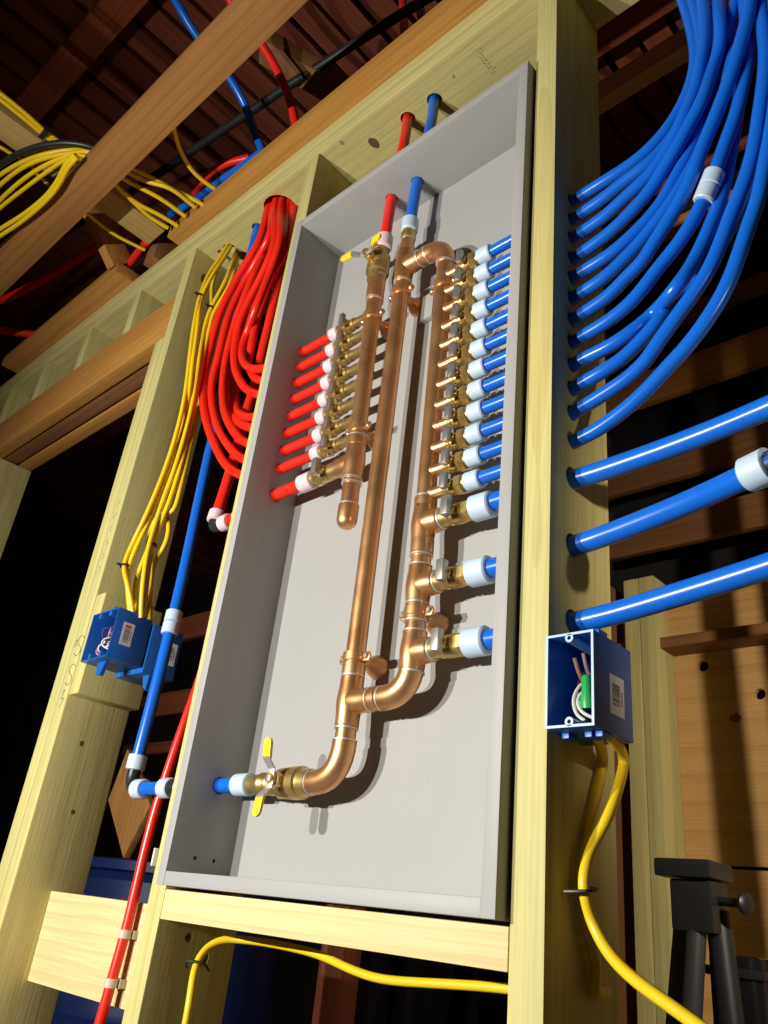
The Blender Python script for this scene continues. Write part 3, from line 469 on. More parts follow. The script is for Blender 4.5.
# ------------------------------------------------------------------ copper work
RP, RF, YP = 0.0143, 0.0166, 0.0455
def fitting(name, parent, p, q, r=RF, mat=None):
    p, q = Vector(p), Vector(q); L_ = (q-p).length
    return MB().lathe(p, q-p, [(0, r-0.0012), (0.001, r), (L_-0.001, r), (L_, r-0.0012)], 24).build(name, mat or COPPER, parent)
def solder(parent, p, d, r=RF):
    return MB().lathe(Vector(p) - Vector(d)*0.0017, d, [(0, RP if r > RP else r*0.9), (0.0006, r+0.0003), (0.0028, r+0.0003), (0.0034, RP if r > RP else r*0.9)], 24).build('solder_joint', SOLDER, parent)
def tee(parent, c, axis, branch, half=0.030, bl=0.036, r=RF, br=None):
    c, axis, branch = Vector(c), Vector(axis).normalized(), Vector(branch).normalized(); br = br or r
    m = MB().lathe(c-axis*half, axis, [(0, r-0.001), (0.001, r), (half-br*1.25, r), (half-br*0.6, r+0.0012), (half, r+0.0018), (half+br*0.6, r+0.0012), (half+br*1.25, r), (2*half-0.001, r), (2*half, r-0.001)], 24)
    m.lathe(c, branch, [(0, br), (r*1.05, br+0.0012), (r*1.5, br), (bl-0.001, br), (bl, br-0.001)], 24)
    return m.build('tee_fitting', COPPER, parent)
def elbow(parent, a, corner, b, r=RF, name='elbow_fitting'):
    a, c, b = Vector(a), Vector(corner), Vector(b)
    P = [a] + [a*(1-t)**2 + c*(2*t*(1-t)) + b*t**2 for t in [i/12 for i in range(1, 12)]] + [b]
    return MB().tube(P, r, 24, 0).build(name, COPPER, parent)

# --- little stop valves, built once along +X (tube side) and shared
def stop_valve_meshes(big, sgn):
    k = 1.5 if big else 1.0; s = sgn
    body = MB()
    if not big:
        body.lathe((0, 0, 0), (s, 0, 0), [(0.026, 0.0090), (0.027, 0.0112), (0.034, 0.0112), (0.035, 0.0098), (0.038, 0.0098), (0.040, 0.0122), (0.050, 0.0122), (0.053, 0.0100)], 18)
        body.lathe((0, 0, 0), (s, 0, 0), [(0.050, 0.0142), (0.0515, 0.0153), (0.061, 0.0153), (0.0625, 0.0142)], 6)
        body.lathe((0, 0, 0), (s, 0, 0), [(0.0622, 0.0112), (0.074, 0.0112)], 18)
        body.lathe((0.042*s, 0, 0), (0, -1, 0), [(0.006, 0.0062), (0.0168, 0.0062)], 14)
        h = MB().box(0.042*s-0.0048, 0.042*s+0.0048, -0.0270, -0.0180, -0.0125, 0.0125)
        h.box(0.042*s-0.0036, 0.042*s+0.0036, -0.0182, -0.0160, -0.006, 0.006)
    else:
        body.lathe((0, 0, 0), (s, 0, 0), [(0.020, 0.0125), (0.021, 0.0142), (0.038, 0.0142), (0.040, 0.0125), (0.044, 0.0125), (0.046, 0.0150), (0.060, 0.0150), (0.062, 0.0128)], 22)
        body.lathe((0, 0, 0), (s, 0, 0), [(0.060, 0.0148), (0.0615, 0.0160), (0.074, 0.0160), (0.0755, 0.0148)], 6)
        body.lathe((0, 0, 0), (s, 0, 0), [(0.075, 0.0120), (0.090, 0.0120)], 18)
        body.lathe((0.050*s, 0, 0), (0, -1, 0), [(0.010, 0.0070), (0.021, 0.0070)], 14)
        h = MB().box(0.050*s-0.0060, 0.050*s+0.0060, -0.0330, -0.0215, -0.0145, 0.0145)
        h.box(0.050*s-0.0045, 0.050*s+0.0045, -0.0217, -0.0200, -0.007, 0.007)
    return body, h
proto = {}
def stop_valve(parent, loc, big, sgn):
    key = (big, sgn)
    if key not in proto:
        b, h = stop_valve_meshes(big, sgn)
        vb = b.build('stop_valve', BRASS, parent, origin=(0, 0, 0)); vb.location = Vector(loc) - WP[parent.name]; WP[vb.name] = Vector(loc)
        vh = h.build('valve_handle', STEEL, vb, origin=(0, 0, 0), bevel=0.0012); vh.location = (0, 0, 0); vh['label'] = 'grey steel tee handle'
        proto[key] = (vb, vh)
    else:
        vb = instance(proto[key][0], loc, parent)
        vh = proto[key][1].copy(); COL.objects.link(vh); vh.parent = vb; vh.location = (0, 0, 0)
    return vb
def main_valve(parent, c, axis, hdir, flip=1):
    c, axis, hd_ = Vector(c), Vector(axis), Vector(hdir); n = Vector((0, -1, 0))
    b = MB().lathe(c - axis*0.040, axis, [(0, 0.0150), (0.001, 0.0165), (0.004, 0.0150), (0.007, 0.0165), (0.010, 0.0150), (0.013, 0.0165), (0.018, 0.0165), (0.020, 0.0150), (0.024, 0.0205), (0.046, 0.0215), (0.050, 0.0190)], 24)
    b.lathe(c - axis*0.022, axis, [(0, 0.0195), (0.0015, 0.0212), (0.012, 0.0212), (0.0135, 0.0195)], 6)
    b.lathe(c + axis*0.008, axis, [(0, 0.0200), (0.002, 0.0222), (0.018, 0.0222), (0.020, 0.0190), (0.026, 0.0185), (0.036, 0.0180)], 24)
    b.lathe(c, n, [(0.015, 0.0095), (0.030, 0.0095), (0.0305, 0.0070), (0.040, 0.0070)], 16)
    v = b.build('main_valve', BRASS, parent)
    side = axis
    def plate(pts, w, t, name, mat):
        m = MB()
        for (a0, h0), (a1, h1) in zip(pts, pts[1:]):
            p, q = c + hd_*a0 + n*h0, c + hd_*a1 + n*h1
            d = (q-p).normalized(); up = d.cross(side).normalized(); m.obox(p - d*0.0005, q + d*0.0005, w, t, up)
        return m.build(name, mat, v, bevel=0.0008)
    h = plate([(-0.026, 0.050), (-0.013, 0.036), (0.013, 0.036), (0.026, 0.050)], 0.0135, 0.0026, 'handle_plate', SOLDER); h['label'] = 'bare steel handle plate'
    MB().lathe(c + n*0.036, n, [(0, 0.0062), (0.0055, 0.0062), (0.006, 0.0045)], 6).build('handle_nut', SCREW, v)
    for s_ in (-1, 1):
        out = []
        for i in range(13):
            a = -math.pi/2 + math.pi*i/12; out.append((0.0078*math.sin(a), 0.044 + 0.0078*math.cos(a)))
        out = [(-0.0078, 0.024)] + out + [(0.0078, 0.024)]
        m = MB()
        top = [c + side*w + hd_*(s_*a) + n*(0.0495+0.10*(a-0.024)) for w, a in out]; m.V += top + [p - n*0.0045 for p in top]; k_ = len(out)
        m.F.append(list(range(k_))); m.F.append(list(range(k_, 2*k_))[::-1])
        for i in range(k_): j = (i+1) % k_; m.F.append([i, j, k_+j, k_+i])
        g = m.build('handle_grip', YELG, v, bevel=0.0009); g['label'] = 'yellow vinyl coated grip'
    return v
def hanger(c, which):
    c = Vector(c)
    t = thing('pipe_hanger', (c.x, YB, c.z), 'copper bell hanger clamping the ' + which, 'pipe hanger', 'copper bell hangers')
    MB().lathe(c - Vector((0, 0, 0.0065)), (0, 0, 1), [(0, 0.0165), (0.0008, 0.0178), (0.0122, 0.0178), (0.013, 0.0165)], 24).build('clamp_ring', COPPER, t)
    for s in (-1, 1):
        e = MB().prism([(c.x+s*0.015, c.z-0.0065), (c.x+s*0.027, c.z-0.0065), (c.x+s*0.0305, c.z), (c.x+s*0.027, c.z+0.0065), (c.x+s*0.015, c.z+0.0065)], 'y', c.y-0.002, c.y+0.002).build('clamp_ear', COPPER, t, bevel=0.0005)
        MB().lathe((c.x+s*0.0235, c.y-0.0018, c.z), (0, -1, 0), [(0, 0.0042), (0.0022, 0.0042), (0.0032, 0.003)], 12).build('clamp_screw', SCREW, e)
    MB().lathe((c.x, c.y+0.015, c.z), (0, 1, 0), [(0, 0.006), (0.006, 0.006), (0.013, 0.009), (0.022, 0.015), (YB-c.y-0.0155, 0.0185)], 20).build('bell_base', COPPER, t)
    return t

# --- cold manifold: riser, cross pipes and branch header, all soldered together
cold = thing('cold_water_manifold', (0.281, YP, 0.13), 'copper cold water manifold with a row of branch valves for blue tubes', 'manifold')
RX = 0.2785
def RM(z): return 0.3910 - 0.0130*z
MB().cyl((RX, YP, 1.01), (RX, YP, 0.275), RP, 24).build('riser_pipe', COPPER, cold)
tee(cold, (RX, YP, 1.043), (0, 0, 1), (1, 0, 0), 0.036, 0.038); solder(cold, (RX, YP, 1.006), (0, 0, 1)); solder(cold, (RX+0.039, YP, 1.043), (1, 0, 0))
MB().lathe((RX, YP, 1.075), (0, 0, 1), [(0, RF-0.001), (0.012, RF-0.001), (0.022, 0.0128), (0.036, 0.0128)], 24).build('reducer', COPPER, cold); solder(cold, (RX, YP, 1.110), (0, 0, 1), 0.0132)
MB().lathe((RX, YP, 1.110), (0, 0, 1), [(0, 0.0120), (0.004, 0.0142), (0.016, 0.0142), (0.018, 0.0122), (0.034, 0.0118)], 20).build('brass_adapter', BRASS, cold)
MB().cyl((RX+0.03, YP, 1.043), (RM(1.0)-0.03, YP, 1.040), RP, 24).build('cross_pipe', COPPER, cold)
fitting('coupling', cold, (RX+0.048, YP, 1.0427), (RM(1.0)-0.042, YP, 1.041)); solder(cold, (RM(1.0)-0.042, YP, 1.041), (1, 0, 0))
elbow(cold, (RM(1.0)-0.044, YP, 1.041), (RM(1.0)-0.001, YP, 1.040), (RM(1.0), YP, 0.996)); solder(cold, (RM(1.0), YP, 0.994), (0, 0, 1))
MB().cyl((RM(1.0), YP, 1.0), (RM(0.28), YP, 0.28), RP, 24).build('branch_header_pipe', COPPER, cold)
fitting('coupling', cold, (RM(0.53), YP, 0.534), (RM(0.51), YP, 0.516)); solder(cold, (RM(0.535), YP, 0.535), (0, 0, 1))
for z in bz: tee(cold, (RM(z), YP, z), (0, 0, 1), (1, 0, 0), 0.027, 0.032)
fitting('coupling', cold, (RM(0.455), YP, 0.468), (RM(0.44), YP, 0.445)); solder(cold, (RM(0.444), YP, 0.443), (0, 0, 1)); solder(cold, (RM(0.427), YP, 0.4275), (0, 0, 1))
fitting('coupling', cold, (RM(0.38), YP, 0.371), (RM(0.36), YP, 0.347)); solder(cold, (RM(0.345), YP, 0.346), (0, 0, 1)); solder(cold, (RM(0.332), YP, 0.332), (0, 0, 1)); solder(cold, (RM(0.372), YP, 0.3715), (0, 0, 1))
XE = RM(0.25)
elbow(cold, (XE, YP, 0.292), (XE, YP, 0.248), (XE-0.046, YP, 0.248)); solder(cold, (XE, YP, 0.2765), (0, 0, 1)); solder(cold, (XE-0.047, YP, 0.248), (1, 0, 0))
MB().cyl((XE-0.04, YP, 0.248), (RX+0.03, YP, 0.248), RP, 24).build('cross_pipe', COPPER, cold); fitting('coupling', cold, (XE-0.051, YP, 0.248), (RX+0.047, YP, 0.248))
tee(cold, (RX, YP, 0.248), (0, 0, 1), (1, 0, 0), 0.034, 0.040); solder(cold, (RX+0.042, YP, 0.248), (1, 0, 0)); solder(cold, (RX, YP, 0.2835), (0, 0, 1)); fitting('coupling', cold, (RX, YP, 0.284), (RX, YP, 0.302), RF)
MB().cyl((RX, YP, 0.22), (RX, YP, 0.18), RP, 24).build('drop_pipe', COPPER, cold); solder(cold, (RX, YP, 0.212), (0, 0, 1)); solder(cold, (RX, YP, 0.196), (0, 0, 1))
elbow(cold, (RX, YP, 0.195), (RX, YP, 0.1437), (RX-0.052, YP, 0.1435)); solder(cold, (RX-0.053, YP, 0.1435), (1, 0, 0), 0.0168)
main_valve(cold, (0.180, YP, 0.1435), (1, 0, 0), (0, 0, 1))
MB().lathe((0.142, YP, 0.1435), (-1, 0, 0), [(0, 0.0150), (0.014, 0.0150), (0.016, 0.0162), (0.020, 0.0162), (0.022, 0.0145), (0.050, 0.0120)], 20).build('brass_adapter', BRASS, cold)
for z in fz:
    MB().lathe((RM(z)+0.008, YP, z), (1, 0, 0), [(0, 0.0105), (0.007, 0.0100), (0.009, 0.0090), (0.027, 0.0090), (0.029, 0.0080)], 18).build('branch_stub', COPPER, cold)
    stop_valve(cold, (RM(z)+0.008, YP, z), False, 1)
for z in bz:
    stop_valve(cold, (RM(z)+0.012, YP, z), True, 1); solder(cold, (RM(z)+0.034, YP, z), (1, 0, 0), 0.0150)

# --- hot manifold
hot = thing('hot_water_manifold', (0.215, YP, 0.52), 'copper hot water manifold with a row of branch valves for red tubes', 'manifold')
def HX(z): return 0.2085 + 0.0115*(1.06-z)/0.5
MB().cyl((HX(1.06), YP, 1.06), (HX(0.54), YP, 0.545), RP, 24).build('manifold_pipe', COPPER, hot)
main_valve(hot, (HX(1.095)-0.001, YP, 1.095), (0, 0, -1), (1, 0, 0))
MB().lathe((HX(1.12), YP, 1.125), (0, 0, 1), [(0, 0.0165), (0.012, 0.0165), (0.014, 0.0150), (0.032, 0.0120)], 20).build('brass_adapter', BRASS, hot)
fitting('coupling', hot, (HX(1.05), YP, 1.050), (HX(1.02), YP, 1.002)); solder(hot, (HX(1.06), YP, 1.058), (0, 0, 1)); solder(hot, (HX(1.0), YP, 1.0005), (0, 0, 1))
for i, z in enumerate(lz):
    MB().lathe((HX(z)-0.008, YP, z), (-1, 0, 0), [(0, 0.0105), (0.007, 0.0100), (0.009, 0.0088), (0.036, 0.0088)], 18).build('branch_stub', SOLDER if False else BRASS, hot)
    stop_valve(hot, (HX(z)-0.016, YP, z), False, -1)
tee(hot, (HX(0.65), YP, 0.649), (0, 0, 1), (-1, 0, 0), 0.030, 0.036); fitting('coupling', hot, (HX(0.7), YP, 0.698), (HX(0.68), YP, 0.680)); solder(hot, (HX(0.7), YP, 0.6985), (0, 0, 1)); solder(hot, (HX(0.62), YP, 0.617), (0, 0, 1)); solder(hot, (HX(0.61), YP, 0.6085), (0, 0, 1))
stop_valve(hot, (HX(0.65)-0.014, YP, 0.649), True, -1)
MB().lathe((HX(0.57), YP, 0.568), (0, 0, -1), [(0, RF-0.001), (0.001, RF), (0.026, RF), (0.033, RF-0.002), (0.038, RF-0.007), (0.040, 0.002)], 24).build('end_cap', COPPER, hot); solder(hot, (HX(0.57), YP, 0.5685), (0, 0, 1))

hanger((HX(0.96), YP, 0.9610), 'hot manifold pipe near its top'); hanger((HX(0.715), YP, 0.715), 'hot manifold pipe near its lower end')
hanger((RX, YP, 0.982), 'long riser near its top'); hanger((RX, YP, 0.310), 'long riser above the lower cross pipe')
hanger((RM(0.945), YP, 0.9435), 'valve header pipe just under its top elbow'); hanger((RM(0.36), YP, 0.3585), 'valve header pipe between its two lowest branches')

# ------------------------------------------------------------------ plastic water tubes
def sleeve(parent, p, q, r, mat=None, ring=True):
    p, q = Vector(p), Vector(q); L_ = (q-p).length
    return MB().lathe(p, q-p, [(0, r*0.86), (0.0015, r), (L_-0.002, r), (L_, r*0.88)], 20).build('crimp_sleeve', mat or SLEEVE, parent)
ordn = ['topmost', 'second from the top', 'third from the top', 'fourth from the top', 'fifth from the top', 'sixth from the top', 'seventh from the top', 'eighth down, with a white coupling',
        'ninth from the top', 'tenth from the top', 'eleventh from the top', 'twelfth, lowest of the curving ones']
for i in range(12):
    P = RUN['fan%d' % (i+1)]
    t = thing('blue_water_tube', P[0], 'thin blue water tube fanning up from the right stud, ' + ordn[i], 'water tube', 'thin blue tubes from the cold manifold')
    MB().tube(P, 0.0093, 14, 5, 4).build('tube', PEXB, t)
    sleeve(t, (RM(fz[i])+0.074, YP, fz[i]), (RM(fz[i])+0.099, YP, fz[i]), 0.0140)
    if i == 7:
        a, b_ = [Vector(p) for p in RUN['coup8']]; m_ = (a+b_)/2; d = (b_-a).normalized()
        sleeve(t, m_-d*0.0006, a, 0.0135); sleeve(t, m_+d*0.0006, b_, 0.0135)
for i, lab in enumerate(('upper of the three thick straight ones', 'middle of the three, ending in a white collar', 'lowest, just above the blue electrical box')):
    P = RUN['fan%d' % (13+i)]
    t = thing('blue_water_tube', P[0], 'thick blue tube leaving the right stud, ' + lab, 'water tube', 'thick blue tubes from the cold manifold')
    MB().tube(P, 0.0126, 18, 5, 4).build('tube', PEXB, t)
    sleeve(t, (RM(bz[i])+0.088, YP, bz[i]), (RM(bz[i])+0.120, YP, bz[i]), 0.0185)
    if i == 1:
        a, b_ = [Vector(p) for p in RUN['coup14']]; d = (b_-a).normalized(); sleeve(t, a + d*0.028, a, 0.0182); MB().cyl(a+d*0.028, a+d*0.055, 0.0135).build('coupling', BLACKP, t)
rord = ['topmost', 'second', 'third', 'fourth', 'fifth', 'sixth', 'seventh', 'lowest']
for i in range(8):
    P = RUN['red%d' % (i+1)]
    t = thing('red_water_tube', P[0], 'thin red water tube looping up left of the cabinet, %s of the eight branches' % rord[i], 'water tube', 'thin red tubes from the hot manifold')
    MB().tube(P, 0.0092, 14, 5, 4).build('tube', PEXR, t)
    sleeve(t, (HX(lz[i])-0.086, YP, lz[i]), (HX(lz[i])-0.108, YP, lz[i]), 0.0138, SLEEVER)
t = thing('red_water_tube', RUN['red9a'][0], 'thick red water tube with white elbow below the red loops', 'water tube')
MB().tube(RUN['red9a'], 0.0111, 16, 5, 2).build('tube', PEXR, t); MB().tube(RUN['red9b'], 0.0111, 16, 5, 4).build('tube', PEXR, t)
sleeve(t, (HX(0.65)-0.098, YP, 0.648), (HX(0.65)-0.130, YP, 0.647), 0.0162, SLEEVER)
e0, e1 = Vector(RUN['red9b'][0]), Vector(RUN['red9a'][-1]); d = (Vector(RUN['red9b'][1])-e0).normalized()
MB().tube([e0+d*0.005, e0-d*0.004, Vector((e0.x+0.004, e0.y, e1.z+0.004)), Vector((e0.x+0.020, e0.y, e1.z-0.001)), e1], 0.0112, 14, 4, 1).build('elbow', BLACKP, t)
sleeve(t, e0-d*0.004, e0+d*0.020, 0.0160, SLEEVER); sleeve(t, e1+Vector((-0.014, 0, 0)), e1+Vector((0.010, 0, 0)), 0.0160, SLEEVER); sleeve(t, e1+Vector((0.034, 0, 0)), e1+Vector((0.060, 0, 0)), 0.0165, SLEEVER)
t = thing('blue_water_tube', RUN['blueLa'][0], 'thick blue supply tube rising left of the cabinet with a white elbow', 'water tube')
MB().tube(RUN['blueLa'][:4], 0.0111, 16, 5, 2).build('tube', PEXB, t); MB().tube(RUN['blueLb'], 0.0111, 16, 5, 4).build('tube', PEXB, t)
sleeve(t, (0.094, YP, 0.1435), (0.060, YP, 0.1435), 0.0162)
e0 = Vector(RUN['blueLb'][0]); d = (Vector(RUN['blueLb'][1])-e0).normalized(); e1 = Vector((-0.205, YP, 0.1423))
MB().cyl(e1, RUN['blueLa'][2], 0.0111, 16).build('tube', PEXB, t)
MB().tube([e0+d*0.004, e0-d*0.016, e0-d*0.024+Vector((0.008, 0, -0.004)), e1+Vector((-0.012, 0, 0)), e1], 0.0112, 14, 4, 1).build('elbow', BLACKP, t)
sleeve(t, e0-d*0.002, e0+d*0.024, 0.0163); sleeve(t, e1+Vector((-0.012, 0, 0)), e1+Vector((0.014, 0, 0)), 0.0163); sleeve(t, (-0.136, YP, 0.1423), (-0.110, YP, 0.1423), 0.0163); MB().cyl((-0.110, YP, 0.1423), (-0.085, YP, 0.1423), 0.0135).build('coupling', BLACKP, t); sleeve(t, (-0.086, YP, 0.1423), (-0.06, YP, 0.1423), 0.0163)
a, b_ = [Vector(p) for p in RUN['blueLcoup']]; m_ = (a+b_)/2; d = (b_-a).normalized(); sleeve(t, m_-d*0.0007, m_-d*0.024, 0.0160); sleeve(t, m_+d*0.0007, m_+d*0.024, 0.0160)
t = thing('red_water_tube', RUN['redLow'][0], 'red water tube clipped to the pale blocking at lower left', 'water tube'); MB().tube(RUN['redLow'], 0.0082, 14, 5, 3).build('tube', PEXR, t)
for key, lab in (('clipA', 'upper'), ('clipB', 'lower')):
    c = Vector(RUN[key][0]); cl = MB(); cl.box(c.x-0.026, c.x+0.012, c.y+0.008, 0.0728, c.z-0.006, c.z+0.006)
    cl.lathe((c.x, c.y, c.z-0.006), (0, 0, 1), [(0, 0.0105), (0.012, 0.0105)], 16)
    tag(cl.build('pipe_clip', plain('beige_clip', (0.55, 0.48, 0.36), 0.5)), 'beige plastic clip holding the red tube to the blocking, %s one' % lab, 'clip', 'red tube clips')
for key, mat_, lab, sl in (('redsup', PEXR, 'red supply tube dropping through the top plate to the hot valve', (1.128, 1.160)), ('bluesup', PEXB, 'blue supply tube dropping through the top plate to the copper riser', (1.132, 1.162))):
    t = thing('red_water_tube' if key == 'redsup' else 'blue_water_tube', RUN[key][0], lab, 'water tube'); MB().tube(RUN[key], 0.0108, 16, 5, 1).build('tube', mat_, t)
    x_ = RUN[key][0][0]; sleeve(t, (x_, YP, sl[1]), (x_+0.0002, YP, sl[0]), 0.0158, SLEEVER if key == 'redsup' else SLEEVE)
for key, mat_, r, lab, cat in (('upblue', PEXB, 0.0108, 'blue water tube crossing the ceiling above the long brown joist', 'water tube'), ('upred', PEXR, 0.0108, 'red water tube coming down through the ceiling to the orange beam', 'water tube'),
      ('upblue2', PEXB, 0.0105, 'short visible run of blue tube behind the left end of the orange beam', 'water tube'), ('upred2', PEXR, 0.0105, 'red tube in shadow behind the left end of the orange beam', 'water tube'),
      ('farred1', PEXR, 0.0135, 'dim red tube in the dark at far upper left', 'water tube'), ('farred2', PEXR, 0.0135, 'glossy red tube at the left edge above the yellow brown beam', 'water tube'),
      ('farred3', PEXR, 0.0115, 'short red tube beside the rough dark brown block', 'water tube'), ('farblack', BLACKP, 0.012, 'black pipe in shadow under the roof deck', 'pipe')):
    o = MB().tube(RUN[key], r, 12, 5, 2).build('red_water_tube' if mat_ is PEXR else ('blue_water_tube' if mat_ is PEXB else 'black_pipe'), mat_); tag(o, lab, cat)

# ------------------------------------------------------------------ electrical cables and boxes
ylab = ['front cable of the yellow bundle on the king stud', 'yellow cable second from the front on the king stud', 'third yellow cable on the king stud, strapped mid height', 'fourth yellow cable on the king stud, behind the strapped pair', 'yellow cable looping at the lower end of the king stud bundle', 'short yellow cable tail looping above the blue boxes']
for i in range(6):
    tag(MB().tube(RUN['yel%d' % (i+1)], 0.0052, 10, 5, 3).build('yellow_cable', YELC), ylab[i], 'cable', 'yellow cables on the king stud')
tag(MB().tube(RUN['yelbot'], 0.0052, 10, 5, 3).build('yellow_cable', YELC), 'yellow cable bending across the gap under the pale sill', 'cable')
tag(MB().tube(RUN['yelr1'], 0.0060, 10, 5, 3).build('yellow_cable', YELC), 'darker yellow cable dropping behind the right stud below the blue box', 'cable')
tag(MB().tube(RUN['yelr2'], 0.0058, 10, 5, 3).build('yellow_cable', YELC), 'bright yellow cable curving out to the lower right from the blue box', 'cable')
dl = ['topmost yellow cable draped over the long brown joist', 'yellow cable second from the top in the drape over the brown joist', 'third yellow cable in the drape over the brown joist', 'fourth yellow cable in the drape over the brown joist', 'lower yellow cable hanging under the long brown joist', 'inner yellow cable hanging under the long brown joist',
      'yellow cable ending low at the yellowish joist', 'thin yellow cable passing far behind the drape', 'single yellow cable curving down to the orange beam']
for i in range(9):
    tag(MB().tube(RUN['drape%d' % (i+1)], 0.0058 if i != 7 else 0.005, 10, 5, 2).build('yellow_cable', YELC), dl[i], 'cable', 'yellow cables draped over the joist')
tag(MB().tube(RUN['drapeblk'], 0.0085, 10, 5, 2).build('black_cable', BLACKP), 'black cable arching over the draped yellow cables', 'cable')
for i in (1, 2): tag(MB().tube(RUN['edge%d' % i], 0.0058, 10, 4, 1).build('yellow_cable', YELC), ['', 'outer yellow cable along the edge of the yellowish joist', 'inner yellow cable along the edge of the yellowish joist'][i], 'cable', 'cables along the joist edge')
c = Vector(RUN['edge1'][4]); tag(MB().box(c.x-0.016, c.x+0.016, c.y-0.006, c.y+0.006, c.z-0.014, c.z+0.004).build('cable_staple', BLACKP, bevel=0.001), 'black staple on the yellow cables along the joist edge', 'staple')
def tie(path, i, r, lab, blue=False):
    P = [Vector(p) for p in RUN[path]]; d = (P[i+1]-P[i-1]).normalized()
    m = MB().lathe(P[i]-d*0.0022, d, [(0, r-0.0015), (0, r), (0.0045, r), (0.0045, r-0.0015)], 16, cap=True); _, u, v = basis(d)
    m.obox(P[i]+u*(r-0.001), P[i]+u*(r+0.007), 0.005, 0.004)
    tag(m.build('cable_tie', plain('navy_tie', (0.02, 0.03, 0.16), 0.4) if blue else BLACKP), lab, 'cable tie', 'cable ties on the yellow cables')
tie('yel1', 3, 0.0075, 'black tie high on the front yellow cables'); tie('yel3', 3, 0.0085, 'black tie on the rear yellow pair near the top'); tie('yel1', 12, 0.0085, 'navy tie on the front yellow cables above the blue boxes', True); tie('yel4', 11, 0.009, 'black tie around the middle yellow cables above the blue boxes')
def staple(path, i, lab, w=0.016):
    P = [Vector(p) for p in RUN[path]]; d = (P[i+1]-P[i-1]).normalized(); _, u, v = basis(d)
    m = MB().tube([P[i]-u*w+v*0.012, P[i]-u*w*0.7-v*0.008, P[i]+u*w*0.7-v*0.008, P[i]+u*w+v*0.012], 0.0016, 6, 3, 0)
    tag(m.build('cable_staple', plain('steel_staple', (0.07, 0.06, 0.05), 0.5, 0.6)), lab, 'staple')
staple('yelbot', 2, 'steel staple on the yellow cable below the sill'); staple('yelr2', 6, 'steel staple holding the yellow cables on the right stud')

def sticker(parent, x, y0, y1, z0, z1, red=False):    # a paper sticker on a +X face
    s = MB().box(x, x+0.0004, y0, y1, z0, z1).build('label_sticker', WHITE, parent, smooth=False); s['label'] = 'white barcode sticker'
    m = MB(); z = z0+0.010 if not red else z0+0.006
    top = z1-0.010 if not red else z1-0.012
    while z < top:
        w = random.choice((0.0007, 0.0012, 0.0018)); m.box(x+0.0004, x+0.0006, y0+(y1-y0)*0.18, y0+(y1-y0)*0.68, z, z+w); z += w + random.choice((0.0008, 0.0013))
    m.build('barcode_print', INK, s, smooth=False)
    m = MB()
    for k_ in range(5): m.box(x+0.0004, x+0.0006, y0+(y1-y0)*0.78, y0+(y1-y0)*0.86, z0+0.012+k_*(z1-z0-0.026)/5, z0+0.012+(k_+0.6)*(z1-z0-0.026)/5)
    m.build('number_print', INK, s, smooth=False)
    if red: MB().box(x+0.0004, x+0.0006, y0+(y1-y0)*0.2, y0+(y1-y0)*0.7, z1-0.010, z1-0.005).build('red_print', plain('red_print', (0.6, 0.05, 0.03), 0.5), s, smooth=False)
def open_box(parent, x0, x1, y0, y1, z0, z1, w=0.0022, back_taper=0.0):
    m = MB()
    m.box(x0, x1, y0, y1, z0, z0+w).box(x0, x1, y0, y1, z1-w, z1).box(x0, x0+w, y0, y1, z0+w, z1-w).box(x1-w, x1, y0, y1, z0+w, z1-w).box(x0+w, x1-w, y1-w, y1, z0+w, z1-w)
    return m.build('shell', BOXB, parent, bevel=0.0005)
# right hand single gang box on the stud
eb = thing('electrical_box', (0.65, 0.035, 0.1775), 'blue single gang electrical box on the side of the right stud', 'electrical box')
X0, X1, Z0, Z1 = 0.6222, 0.6780, 0.1775, 0.2755
open_box(eb, X0, X1, -0.004, 0.074, Z0, Z1)
rim = plain('light_caught_rim', (0.42, 0.58, 0.78), 0.35)  # near-white colour, shared by the bosses, stands in for light catching the rim
MB().box(X0, X1, -0.0056, -0.0042, Z0, Z0+0.0026).box(X0, X1, -0.0056, -0.0042, Z1-0.0026, Z1).box(X0, X0+0.0026, -0.0056, -0.0042, Z0+0.0026, Z1-0.0026).box(X1-0.0026, X1, -0.0056, -0.0042, Z0+0.0026, Z1-0.0026).build('front_rim_highlight', rim, eb, smooth=False)['label'] = 'front rim with the light it catches put into its colour'
for zz in (Z0+0.0055, Z1-0.0055): 
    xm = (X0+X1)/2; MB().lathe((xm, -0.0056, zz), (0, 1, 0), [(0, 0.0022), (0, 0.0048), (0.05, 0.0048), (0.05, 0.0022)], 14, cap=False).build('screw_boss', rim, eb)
for xx in (X0+0.012, X1-0.018, X1-0.006):
    MB().box(xx-0.004, xx+0.004, 0.014, 0.034, Z0-0.006, Z0).build('nail_lug', BOXB, eb, bevel=0.0008)
MB().box(X1-0.014, X1-0.003, 0.012, 0.030, Z1, Z1+0.007).build('nail_lug', BOXB, eb, bevel=0.0008)
sticker(eb, X1, 0.026, 0.056, 0.1975, 0.2385)
wr = lambda nm, pts, r, mat_, lab: tag(MB().tube(pts, r, 8, 5, 1).build(nm, mat_), lab, 'wire')
CUW = plain('bare_copper_wire', (0.72, 0.42, 0.27), 0.35, 0.7); GRN = plain('green_connector', (0.02, 0.33, 0.08), 0.4); WWH = plain('white_wire', (0.62, 0.6, 0.56), 0.4); WBK = plain('black_wire', (0.02, 0.02, 0.02), 0.35)
wr('ground_wire', [(0.650, 0.050, 0.205), (0.647, 0.045, 0.222), (0.6465, 0.022, 0.238), (0.6460, 0.012, 0.254)], 0.0022, CUW, 'left bare copper wire standing up in the right blue box')
wr('ground_wire', [(0.658, 0.050, 0.205), (0.657, 0.040, 0.225), (0.6565, 0.020, 0.242), (0.6565, 0.012, 0.258)], 0.0022, CUW, 'right bare copper wire standing above the green connector')
